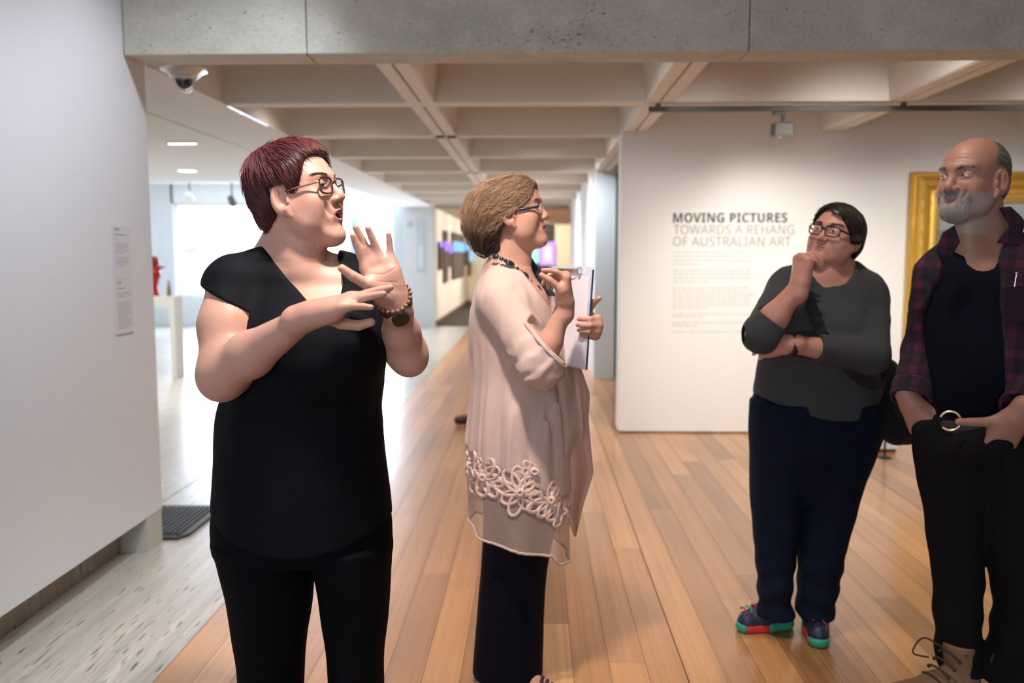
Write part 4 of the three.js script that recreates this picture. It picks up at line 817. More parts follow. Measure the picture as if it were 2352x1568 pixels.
  const lk = locks(smooth, seeds, (p, n, id, k) => { const [a, c, d] = H.inv(p.x, p.y, p.z); if (k > .15 && inHair(a, c, d) < .001) return null; const out = p.clone().sub(crown).normalize().multiplyScalar(1.1), q = H.W(0, -.75, c > .075 && d > -.02 ? .55 : (d < -.04 ? .10 : .05)).sub(H.W(0, 0, 0)); return out.add(q).add(V(noise(p.x * 40, p.y * 40, id * 9), noise(p.z * 40, p.y * 40, id * 7 + 3), noise(p.x * 40, p.z * 40, id * 5)).multiplyScalar(.35)); },
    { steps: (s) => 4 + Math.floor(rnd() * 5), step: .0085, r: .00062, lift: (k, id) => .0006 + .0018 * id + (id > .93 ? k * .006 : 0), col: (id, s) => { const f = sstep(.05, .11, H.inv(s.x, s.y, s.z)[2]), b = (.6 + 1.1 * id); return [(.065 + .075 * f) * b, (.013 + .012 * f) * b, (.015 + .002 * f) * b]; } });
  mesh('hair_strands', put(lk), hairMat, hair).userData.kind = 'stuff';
  const HF = headOnly(H, HO); for (const q of [-1, 1]) mesh('eyebrow', put(eyebrow(HF, H, q, [.10, .042, .034], { thick: .85, y: .027 })), hairMat, t);
  const gm = phys({ color: new THREE.Color(.045, .010, .012), roughness: .2, clearcoat: .6 });
  const gl = glasses(H, t, { w: .046, h: .037, y: .002, z: .095, wrap: .007, sq: .3, r: .0025, mat: gm, templeMat: phys({ color: new THREE.Color(.25, .12, .09), roughness: .25, clearcoat: .5 }), tilt: .10 });
  gl.children.forEach(m => put(m.geometry));
  const ear = new THREE.TorusGeometry(.0058, .0009, 8, 20); ear.rotateY(.4); ear.translate(-.077, -.044, -.004); mesh('earring', put(ear.applyMatrix4(H.m)), std({ color: new THREE.Color(.8, .55, .2), roughness: .25, metalness: 1 }), t);
  // beads and watch on her left wrist, ring on the ring finger
  const ax = WL.clone().sub(EL).normalize(), fx = V(0, 0, 1).addScaledVector(ax, -ax.z).normalize(), fy = V(0, 0, 0).crossVectors(ax, fx);
  const ringAt = (c, r, k, n, sq = 1) => { const a = k / n * Math.PI * 2; return c.clone().addScaledVector(fx, Math.cos(a) * r).addScaledVector(fy, Math.sin(a) * r * sq); };
  const br = group('bead_bracelet', [0, 0, 0], t), wood = phys({ color: new THREE.Color(.23, .105, .045), roughness: .35, clearcoat: .3 }), bc = WL.clone().addScaledVector(ax, .012);
  for (let k = 0; k < 22; k++) { const p = ringAt(bc, .0400, k, 22).addScaledVector(ax, Math.cos(k / 22 * 6.28) * -.010); mesh('bead', put(new THREE.SphereGeometry(.0051, 14, 10).translate(p.x, p.y, p.z)), wood, br); }
  const wt = group('watch', [0, 0, 0], t), wc = WL.clone().addScaledVector(ax, -.004), loop = []; for (let k = 0; k < 24; k++) loop.push(ringAt(wc, .0385, k, 24).addScaledVector(ax, Math.cos(k / 24 * 6.28) * -.008));
  const strap = tube(loop, .0035, 60, 8, true); { const p = strap.attributes.position; const c = new THREE.Vector3(); for (let i = 0; i < p.count; i++) { c.fromBufferAttribute(p, i).sub(wc); const h = c.dot(ax), q = Math.cos(Math.atan2(c.dot(fy), c.dot(fx))) * -.008; c.addScaledVector(ax, (h - q) * 2.6).add(wc); p.setXYZ(i, c.x, c.y, c.z); } strap.computeVertexNormals(); }
  mesh('watch_strap', put(strap), std({ color: new THREE.Color(.035, .018, .012), roughness: .5 }), wt);
  const dial = new THREE.CylinderGeometry(.020, .020, .009, 28); dial.applyQuaternion(new THREE.Quaternion().setFromUnitVectors(V(0, 1, 0), fx.clone().addScaledVector(fy, .35).normalize())); const dp = wc.clone().addScaledVector(fx, .049).addScaledVector(fy, .016).addScaledVector(ax, -.008); dial.translate(dp.x, dp.y, dp.z);
  mesh('watch_case', put(dial), M.blackGloss, wt);
  const rc = hL.L(.094, .0, -.0125), rg = new THREE.TorusGeometry(.0092, .0013, 8, 24); rg.applyQuaternion(new THREE.Quaternion().setFromUnitVectors(V(0, 0, 1), hL.L(1, 0, -.12).sub(hL.L(0, 0, 0)).normalize())); rg.translate(rc.x, rc.y, rc.z);
  mesh('ring', put(rg), M.chrome, t);
}
// ------------------------------------------------------------------ woman with wavy fair hair in a pink tunic, seen from her right side
{
  const D = 2.8, base = P(1180, 800, D); base.y = 0;
  const t = tag(group('person', base.toArray()), 'woman with wavy fair hair, long pale pink lace hemmed tunic, black beads, seen in profile', 'person');
  const put = (g) => g.translate(-base.x, 0, -base.z);
  const H = headFrame(P(1181, 489, D), 81, 9, 0, .98);
  const skin = [.50, .255, .18];
  const rows = [[1290, 1090, 1302, .19], [1200, 1085, 1302, .19], [1100, 1079, 1302, .195], [1010, 1075, 1300, .19], [930, 1081, 1298, .18], [860, 1085, 1290, .165], [780, 1080, 1288, .165], [720, 1083, 1280, .17], [670, 1094, 1262, .165], [640, 1106, 1240, .13], [615, 1124, 1222, .08]];
  const torso = loft(D, rows);
  const SR = P(1150, 692, 2.66), ER = P(1243, 838, 2.56), WR = P(1298, 700, 2.55), SL = P(1165, 692, 2.95), EL = P(1275, 860, 2.98), WL = P(1349, 748, 2.735);
  const bodyLoft = loft(D, rows.map(([v, l, r, z]) => v > 1010 ? null : [v, l, r, z]).filter(Boolean));
  const legs = loft(D, [[1595, 1082, 1246, .125], [1500, 1088, 1247, .12], [1400, 1096, 1250, .125], [1300, 1106, 1258, .135], [1200, 1110, 1276, .15], [1120, 1108, 1280, .16], [1010, 1100, 1280, .165]]);
  const F = new Field();
  F.u(grow(bodyLoft, -.012)).u(grow(legs, -.015), .02);
  F.u(cone(P(1150, 640, D), P(1172, 545, D), .058, .049), .05); F.u(cone(P(1188, 640, 2.8), P(1190, 560, 2.8), .028, .034), .04); F.u(cone(P(1150, 650, 2.72), P(1150, 690, 2.68), .04, .05), .05);
  F.u(cone(SR, ER, .05, .045), .03).u(cone(ER, ER.clone().lerp(WR, .4), .042, .035), .02).u(cone(ER.clone().lerp(WR, .4), WR, .035, .022), .015);
  F.u(cone(SL, EL, .05, .044), .03).u(cone(EL, WL, .04, .027), .02);
  const HO = { open: .006, jaw: .96, cheek: .98, nose: .95, noseTip: -.005, brow: .9, chinZ: -.002 }; headField(F, H, HO);
  F.u(cone(P(1195, 590, D), H.W(0, -.082, .025), .026, .02), .035);
  const hR = hand(F, { wrist: WR, dir: V(-.04, 1, .10), thumb: V(.15, .12, 1), palm: V(-1, 0, .1), fat: .92, size: .98, curl: [[58, 18, 8], [74, 48, 25], [80, 62, 35], [84, 66, 40]], spread: [4, 0, -2, -5], thumbWay: [[.85, .35, .30], [.70, .75, .05], [.55, .85, -.1]] });
  const hL = hand(F, { wrist: WL, dir: V(.30, .02, .95), thumb: V(0, 1, 0), palm: V(-1, 0, .3), size: .98, curl: [[66, 62, 30], [70, 62, 30], [74, 64, 32], [78, 64, 34]], spread: [4, 1, -2, -6], thumbWay: [[.55, .1, .8], [.75, -.25, .75], [.9, -.3, .5]] });
  F.u(cone(P(1225, 1575, 2.74), P(1268, 1590, 2.66), .036, .026), .03); for (let k = 0; k < 5; k++) F.u(cone(P(1262 - k * 3, 1588, 2.64 + k * .018), P(1283 - k * 6, 1594, 2.60 + k * .02), .012, .010 - k * .0006), .008);
  const hb = headBox(H); hb[0][1] = P(0, 700, 2.7).y; hb[1][0] += .02; hb[0][0] -= .01;
  const col = skinColor(H, skin, { open: .004, lip: [.36, .14, .12], flush: .08 });
  const a0 = P(1060, 1610, D), a1 = P(1400, 560, D);
  const foot = [[P(1215, 1600, 2.8).x, -.005, -2.86], [P(1300, 1600, 2.6).x, .10, -2.54]];
  skinBody(t, put, F, col, [a0.x - .02, -.01, -3.08], [a1.x, a1.y + .03, -2.42], .006, [[hb, .0024], [hR.box, .0022], [hL.box, .0022], [foot, .003]]);
  for (const q of [-1, 1]) mesh('eye', put(eyeGeometry(H, q, [0, 0, 1], [.10, .13, .16])), eyeMat, t);
  // tunic: loose body, three quarter sleeves turned up at the elbow, draped front
  const seg = (pts, u) => { let i = 0; while (i < pts.length - 2 && u > pts[i + 1][0]) i++; const [a, b] = [pts[i], pts[i + 1]]; return lerp(a[1], b[1], clamp((u - a[0]) / (b[0] - a[0]), 0, 1)); };
  const uOf = (x, z) => 1226 + x / -z * FPX;                           // the column of the photograph in which a point shows, near enough
  const yLine = (pts) => { const w = pts.map(([u, v]) => { const p = P(u, v, D); return [p.x, p.y]; }); return (x) => seg(w, x); };
  const laceTop = yLine([[1070, 1022], [1110, 1037], [1160, 1046], [1215, 1072], [1262, 1108], [1300, 1122], [1330, 1126]]), hem = yLine([[1070, 1182], [1095, 1192], [1110, 1206], [1180, 1217], [1262, 1240], [1274, 1262], [1303, 1282], [1320, 1284]]);
  const G = .006, Tu = new Field(); Tu.amp = .018;
  Tu.u(grow(torso, G)); Tu.u(cone(P(1150, 650, 2.72), P(1150, 690, 2.68), .05, .062), .05); Tu.u(cone(P(1160, 650, 2.88), P(1165, 692, 2.94), .045, .055), .05);
  const slR = cone(SR, ER, .066, .069), slR2 = cone(ER, ER.clone().lerp(WR, .42), .067, .060), slL = cone(SL, EL, .06, .06);
  Tu.u(slR, .035).u(slR2, .02).u(slL, .03).u(cone(EL, EL.clone().lerp(WL, .4), .058, .052), .02);
  Tu.s(past(cone(ER, WR, .085, .085), ER.clone().lerp(WR, .33), WR.clone().sub(ER).add(V(.10, -.02, 0))), .004);
  Tu.s(cone(P(1165, 640, D), P(1175, 540, D), .054, .062), .008);
  Tu.s(polyCut([[1190, 560], [1186, 606], [1212, 640], [1250, 690], [1288, 742], [1320, 742], [1320, 560]], 2.70, 2.2, 3.2), .006);
  Tu.i((x, y, z) => laceTop(x) - y, .002);
  Tu.disp = (x, y, z) => { const low = sstep(1.15, .85, y); return (.017 * low + .003) * noise(x * 26 + z * 22, y * 1.6, z * 20 - x * 8) + 0.005 * low * noise(x * 60 + z * 50, y * 3, z * 40) + .003 * noise(x * 30, y * 14, z * 30) * (1 - low) + .0035 * sstep(.14, .02, Math.hypot(x - ER.x, y - ER.y, z - ER.z) - .02) * Math.sin((x * .62 - y * .78) * 130 + noise(x * 20, y * 20, z * 20) * 3); };
  const pinkMat = phys({ color: new THREE.Color(.56, .40, .345), roughness: .8, bumpMap: weave, bumpScale: .0005, sheen: .3, sheenRoughness: .5, sheenColor: new THREE.Color(.9, .75, .68) });
  const tunic = mesh('tunic', put(polygonize(Tu, [a0.x - .06, P(0, 1135, D).y, -3.1], [a1.x, P(0, 590, D).y, -2.40], .0045)), pinkMat, t);
  // turned up cuff
  { const c = ER.clone().lerp(WR, .33), ax = WR.clone().sub(ER).add(V(.10, -.02, 0)).normalize(), e1 = V(0, 0, 1).addScaledVector(ax, -ax.z).normalize(), e2 = V(0, 0, 0).crossVectors(ax, e1);
    const ring = []; for (let k = 0; k < 24; k++) { const a = k / 24 * 6.2832; let r = .03; for (; r < .1; r += .001) { const q = c.clone().addScaledVector(ax, -.010).addScaledVector(e1, Math.cos(a) * r).addScaledVector(e2, Math.sin(a) * r); if (Tu.ops.slice(0, -4).length && Math.min(slR2(q.x, q.y, q.z), slR(q.x, q.y, q.z)) > .001) break; } ring.push(c.clone().addScaledVector(ax, -.008).addScaledVector(e1, Math.cos(a) * r).addScaledVector(e2, Math.sin(a) * r)); }
    mesh('cuff', put(tube(ring, .0042, 90, 8, true)), pinkMat, tunic); }
  // lace hem: net with ribbon flowers and a bound edge, hanging from the tunic
  const skirt = (a, k) => { // a: angle round the skirt (0 = her front), k: 0 at the top of the net, 1 at the hem
    let y = 1; { const s0 = torso.sec(.5); const x = s0[1] + s0[2] * Math.cos(a); y = lerp(laceTop(x) + .012, hem(x), k); }
    const s = torso.sec(y), rip = 1 + (.012 + .03 * k) * Math.sin(a * 9 + 1.3 * Math.sin(a * 2)) ; return V(s[1] + (s[2] + G) * Math.cos(a) * (1 + (rip - 1) * .6), y, s[4] + (s[3] + G) * Math.sin(a) * rip);
  };
  {
    const n = 160, m = 14, pos = [], uv = [], idx = []; for (let j = 0; j <= m; j++) for (let i = 0; i <= n; i++) { const p = skirt(i / n * 6.2832, j / m); pos.push(p.x, p.y, p.z); uv.push(i / n * 1.25, p.y); if (j && i < n) { const b = j * (n + 1) + i; idx.push(b, b + 1, b - n, b, b - n, b - n - 1); } }
    const g = new THREE.BufferGeometry(); g.setAttribute('position', new THREE.Float32BufferAttribute(pos, 3)); g.setAttribute('uv', new THREE.Float32BufferAttribute(uv, 2)); g.setIndex(idx); g.computeVertexNormals();
    const net = dataTex(64, 64, (u, v) => { const a = Math.abs(((u + v) * 2) % 1 - .5), b = Math.abs(((u - v + 2) * 2) % 1 - .5), w = Math.max(a, b) > .36 ? 255 : 0; return [w, w, w]; }, false); net.repeat.set(1 / .0125, 1 / .0125);
    mesh('net', put(g), phys({ color: new THREE.Color(.60, .44, .37), roughness: .8, alphaMap: net, alphaTest: .5, side: THREE.DoubleSide }), tunic).userData.label = 'openwork net of the lace hem';
    const edge = []; for (let i = 0; i < 160; i++) edge.push(skirt(i / 160 * 6.2832, 1).add(V(0, .0025 * noise(i * .5, 1, 2), 0))); mesh('hem_edge', put(tube(edge, .0045, 420, 6, true)), pinkMat, tunic);
    // flowers of folded ribbon
    const onSkirt = (u, v) => { const x0 = P(u, v, 2.62); const s = torso.sec(x0.y), c = clamp((x0.x - s[1]) / (s[2] + G), -1, 1), a = Math.acos(c); let k = (laceTop(s[1] + s[2] * c) + .012 - x0.y) / (laceTop(s[1] + s[2] * c) + .012 - hem(s[1] + s[2] * c)); return [a, k]; };
    const ribbon = (pts, w) => { const cv = new THREE.CatmullRomCurve3(pts, true, 'catmullrom', .5), N = 26, pos = [], uv = [], idx = []; for (let i = 0; i <= N; i++) { const p = cv.getPointAt((i % N) / N), tg = cv.getTangentAt((i % N) / N), n = V(.05, 0, 1), s = V(0, 0, 0).crossVectors(tg, n).normalize(); for (const [q, h] of [[-1, .0008], [-.5, .0034], [.5, .0026], [1, .0008]]) { pos.push(p.x + s.x * w * q, p.y + s.y * w * q, p.z + h + s.z * w * q); uv.push(i * .01, q * .01); } if (i) for (let k = 0; k < 3; k++) { const b = (i - 1) * 4 + k; idx.push(b, b + 1, b + 4, b + 1, b + 5, b + 4); } } const g = new THREE.BufferGeometry(); g.setAttribute('position', new THREE.Float32BufferAttribute(pos, 3)); g.setAttribute('uv', new THREE.Float32BufferAttribute(uv, 2)); g.setIndex(idx); g.computeVertexNormals(); return g; };
    for (const [cu, cv, R, rot] of [[1108, 1098, 44, .2], [1195, 1122, 48, .5], [1266, 1150, 44, .1], [1228, 1075, 26, .4], [1298, 1190, 34, .3], [1075, 1080, 30, 0]]) {
      const list = [];
      for (let k = 0; k < 9; k++) { const a = rot + k / 9 * 6.2832 + rr(-.12, .12), L = R * rr(.9, 1.3), wd = R * .30, pts = []; for (let i = 0; i < 8; i++) { const q = i / 8 * 6.2832, lx = L * (.52 - .48 * Math.cos(q)), ly = wd * Math.sin(q), uu = cu + Math.cos(a) * lx - Math.sin(a) * ly, vv = cv + Math.sin(a) * lx + Math.cos(a) * ly, [ang, kk] = onSkirt(uu, vv); if (kk > 1.02) { pts.length = 0; break; } const p = skirt(ang, Math.max(kk, -.25)); pts.push(p.add(V(0, 0, .002 + .003 * k / 9))); } if (pts.length) list.push(ribbon(pts, .0052 * rr(.8, 1.2))); }
      const [ang, kk] = onSkirt(cu, cv), c = skirt(ang, kk); for (let k = 0; k < 4; k++) { const pts = []; for (let i = 0; i < 6; i++) { const q = i / 6 * 6.2832 + k; pts.push(c.clone().add(V(Math.cos(q) * .009 + rr(-.004, .004), Math.sin(q) * .009, .009 + .002 * k))); } list.push(ribbon(pts, .004)); }
      mesh('ribbon_flower', put(joinIndexed(list)), phys({ color: new THREE.Color(.68, .47, .39), roughness: .6, side: THREE.DoubleSide }), tunic);
    }
  }
  // draped front edges of the tunic, falling in ruffles
  const drape = (left, right, d0, amp, f, name, m_ = pinkMat) => { const n = 26, m = 46, pos = [], uv = [], idx = []; const v0 = left[0][1], v1 = left[left.length - 1][1], at = (l, v) => { let i = 0; while (i < l.length - 2 && v > l[i + 1][1]) i++; const [a, b] = [l[i], l[i + 1]]; return lerp(a[0], b[0], clamp((v - a[1]) / (b[1] - a[1]), 0, 1)); };
    for (let side = 0; side < 2; side++) for (let j = 0; j <= m; j++) for (let i = 0; i <= n; i++) { const k = j / m, v = lerp(v0, v1, k), s = i / n, u = lerp(at(left, v), at(right, v), s), p = P(u, v, d0 + .10 * s + amp * (.4 + s) * Math.sin(s * f + k * 3 + 1.2 * Math.sin(k * 5)) + side * .0025); pos.push(p.x, p.y, p.z); uv.push(s * .2, p.y); if (j && i < n) { const b = side * (m + 1) * (n + 1) + j * (n + 1) + i; side ? idx.push(b, b + 1, b - n, b, b - n, b - n - 1) : idx.push(b, b - n, b + 1, b, b - n - 1, b - n); } }
    const g = new THREE.BufferGeometry(); g.setAttribute('position', new THREE.Float32BufferAttribute(pos, 3)); g.setAttribute('uv', new THREE.Float32BufferAttribute(uv, 2)); g.setIndex(idx); g.computeVertexNormals(); return mesh(name, put(g), m_, tunic); };
  const pinkDeep = phys({ color: new THREE.Color(.60, .37, .29), roughness: .7, bumpMap: weave, bumpScale: .0005 });
  drape([[1282, 740], [1290, 850], [1292, 1000], [1296, 1100], [1300, 1180], [1318, 1232]], [[1300, 742], [1335, 845], [1356, 905], [1352, 960], [1360, 1050], [1364, 1085], [1340, 1160], [1322, 1236]], 2.74, .018, 8, 'drape', pinkDeep);
  drape([[1262, 680], [1272, 800], [1282, 900], [1285, 1000], [1280, 1108]], [[1278, 690], [1314, 800], [1332, 900], [1340, 990], [1304, 1110]], 2.68, .014, 7, 'drape');
  const Tr = new Field(); Tr.amp = .006; Tr.u(legs).i((x, y, z) => .03 - y); Tr.disp = folds(.004, 9, 2.5, 9, 5);
  mesh('trousers', put(polygonize(Tr, [a0.x, 0, -3.0], [a1.x, P(0, 1120, D).y, -2.6], .008)), cloth(.003, .003, .008, { roughness: .85, sheen: .03, specularIntensity: .2 }), t);
  { const s = new THREE.Shape(); const sd = group('sandal', [0, 0, 0], t), q = P(1250, 1596, 2.68); mesh('sole', put(rbox(.24, .018, .085, .008, q.x - .03, .010, q.z)), M.black, sd);
    for (let k = 0; k < 3; k++) { const c = P(1244 + k * 11, 1566 + k * 8, 2.66); mesh('strap', put(tube([V(c.x - .01, .022, c.z + .045), V(c.x, c.y + .012, c.z + .026), V(c.x + .004, c.y + .018, c.z), V(c.x - .004, .03, c.z - .05)], .0055, 16, 6)), cloth(.012, .014, .03), sd); } }
  // hair: full wavy bob brushed back from the face
  const smooth = new Field(), hf = H.f;
  smooth.u(hf(ell(V(0, .026, -.038), [.100, .090, .117]))).u(hf(ell(V(0, -.030, -.085), [.082, .088, .082])), .05).u(hf(ell(V(0, .064, .030), [.072, .054, .062])), .04).u(hf(ell(V(0, -.085, -.070), [.060, .055, .052])), .04);
  const zr = [[-.14, -.052], [-.075, -.050], [-.045, -.036], [-.026, -.014], [-.006, .016], [.010, .036], [.030, .066], [.055, .080], [.085, .084], [.12, .05]];
  const inHair = (a, c, d) => seg(zr, c).valueOf() === undefined ? 0 : (() => { let i = 0; while (i < zr.length - 2 && c > zr[i + 1][0]) i++; const k = clamp((c - zr[i][0]) / (zr[i + 1][0] - zr[i][0]), 0, 1); return lerp(zr[i][1], zr[i + 1][1], k) - d - Math.max(0, .045 - Math.abs(a)) * (c < .07 && d > .03 ? .6 : 0); })();
  const cap = new Field(); cap.ops = [...smooth.ops]; cap.i((x, y, z) => { const [a, c, d] = H.inv(x, y, z); return -Math.min(inHair(a, c, d), c + .135 + (d + .06) * .3) * .8; }, .008);
  const wave = (a, c, d) => Math.sin(c * 95 + d * 30 + 2.2 * noise(a * 14, c * 9, d * 14)) * .35 + noise(a * 50, c * 26 + d * 20, d * 30);
  cap.amp = .006; cap.disp = (x, y, z) => { const [a, c, d] = H.inv(x, y, z); return 0.0026 * wave(a, c, d) + .0010 * noise(a * 130, c * 60, d * 110); };
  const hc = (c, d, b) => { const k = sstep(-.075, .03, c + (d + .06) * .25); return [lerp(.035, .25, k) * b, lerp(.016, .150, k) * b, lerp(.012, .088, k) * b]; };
  const bx = headBox(H, .075); bx[0][1] = H.W(0, -.15, -.07).y;
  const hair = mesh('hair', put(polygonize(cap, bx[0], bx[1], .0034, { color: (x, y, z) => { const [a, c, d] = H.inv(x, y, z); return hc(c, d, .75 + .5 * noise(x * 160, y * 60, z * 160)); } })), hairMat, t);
  const seeds = []; let guard = 0; while (seeds.length < 8500 && guard++ < 200000) { const w = rnd() * 6.2832, e = rr(-1, 1), q = Math.sqrt(1 - e * e), p = V(q * Math.cos(w) * .1, .02 + e * .13, -.04 + q * Math.sin(w) * .14); if (inHair(p.x * .9, p.y * .9, p.z * .85) > .006 && p.y > -.125) seeds.push(H.W(p.x, p.y, p.z)); }
  const part = H.W(.02, .125, .04);
  mesh('hair_strands', put(locks(cap, seeds, (p, n, id, k) => { const [a, c, d] = H.inv(p.x, p.y, p.z); if (c < -.13 || (k > .1 && inHair(a, c, d) < -.002)) return null; const w = .9 * Math.sin(k * 7 + id * 5 + c * 60) + noise(a * 30, c * 30, d * 30); const l = V(.3 * Math.sign(a) * sstep(.06, .11, c), -.38 - .75 * sstep(-.03, -.12, d) + .55 * w, -.9 + .5 * sstep(-.06, -.14, d)); return H.W(l.x, l.y, l.z).sub(H.W(0, 0, 0)); },
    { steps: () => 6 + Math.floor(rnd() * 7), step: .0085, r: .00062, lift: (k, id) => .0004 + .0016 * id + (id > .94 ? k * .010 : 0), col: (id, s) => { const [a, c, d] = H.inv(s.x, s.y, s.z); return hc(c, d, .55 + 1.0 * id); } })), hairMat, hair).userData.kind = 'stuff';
  const HF = headOnly(H, HO); for (const q of [-1, 1]) mesh('eyebrow', put(eyebrow(HF, H, q, [.07, .04, .03], { thick: .4, y: .024, len: .026 })), hairMat, t);
  const gl = glasses(H, t, { w: .044, h: .026, y: -.003, z: .094, wrap: .006, sq: .36, r: .0012, mat: M.chrome, templeMat: phys({ color: new THREE.Color(.02, .025, .035), roughness: .25 }), tr: .0040, tilt: .08 });
  gl.children.forEach(m => put(m.geometry));
  // long bead necklace and dark scarf strip
  const nl = group('bead_necklace', [0, 0, 0], t), pts = [[1128, 584, 2.73], [1142, 590, 2.70], [1158, 597, 2.69], [1173, 607, 2.70], [1190, 619, 2.71], [1206, 634, 2.72], [1222, 650, 2.73], [1238, 667, 2.74]].map(a => P(...a));
  const cv = new THREE.CatmullRomCurve3(pts); let at = 0; const L = cv.getLength(); const bm = phys({ color: new THREE.Color(.010, .014, .022), roughness: .12, clearcoat: 1 });
  for (let k = 0; at < L - .005; k++) { const big = k % 3 === 1, r = big ? .0115 : .007; const p = cv.getPointAt((at + r) / L), tg = cv.getTangentAt((at + r) / L), g = new THREE.SphereGeometry(r, 16, 12); g.scale(big ? 1.5 : 1.1, .95, .9); g.applyQuaternion(new THREE.Quaternion().setFromUnitVectors(V(1, 0, 0), tg)); g.translate(p.x, p.y, p.z); mesh('bead', put(g), bm, nl); at += r * 2 * (big ? 1.4 : 1.05); }
  mesh('scarf_strip', put(tube([[1216, 596, 2.84], [1232, 622, 2.83], [1256, 660, 2.80], [1284, 700, 2.78], [1308, 740, 2.77], [1322, 780, 2.76]].map(a => P(...a)), .0105, 40, 8)), cloth(.008, .010, .02), t);
  // clipboard in her left hand
  const c = tag(group('clipboard', P(1303, 726, 2.745).toArray()), 'clear clipboard with paper and silver clip held by the woman in the pink tunic', 'clipboard');
  const bw = .235, bh = .315, ax = V(.55, .03, .83).normalize(), up = V(.095, 1, -.02).normalize(), nn = V(0, 0, 0).crossVectors(ax, up).normalize(); if (nn.x > 0) nn.negate();
  c.quaternion.setFromRotationMatrix(new THREE.Matrix4().makeBasis(ax, up, V(0, 0, 0).crossVectors(ax, up)));
  const sg = Math.sign(V(0, 0, 0).crossVectors(ax, up).dot(nn));
  mesh('board', rbox(bw, bh, .0035, .0015), phys({ color: new THREE.Color(.80, .84, .92), roughness: .15, transmission: .5, thickness: 0 }), c);
  mesh('edge_strip', rbox(.005, bh * .97, .006, .002, bw / 2, -.004, 0), std({ color: new THREE.Color(.010, .025, .07), roughness: .4 }), c);
  mesh('paper', rbox(bw - .02, bh - .035, .0012, .0005, -.003, -.012, sg * .0026), std({ color: new THREE.Color(.72, .70, .76), roughness: .9 }), c);
  mesh('clip', [rbox(.125, .012, .006, .002, 0, bh / 2 - .014, sg * .006), rbox(.012, .020, .014, .003, .06, bh / 2 - .014, sg * .008), tube([V(-.05, bh / 2 - .012, sg * .006), V(-.04, bh / 2 - .012, sg * .02), V(.04, bh / 2 - .012, sg * .02), V(.05, bh / 2 - .012, sg * .006)], .0016, 30, 6)], M.chrome, c);
}
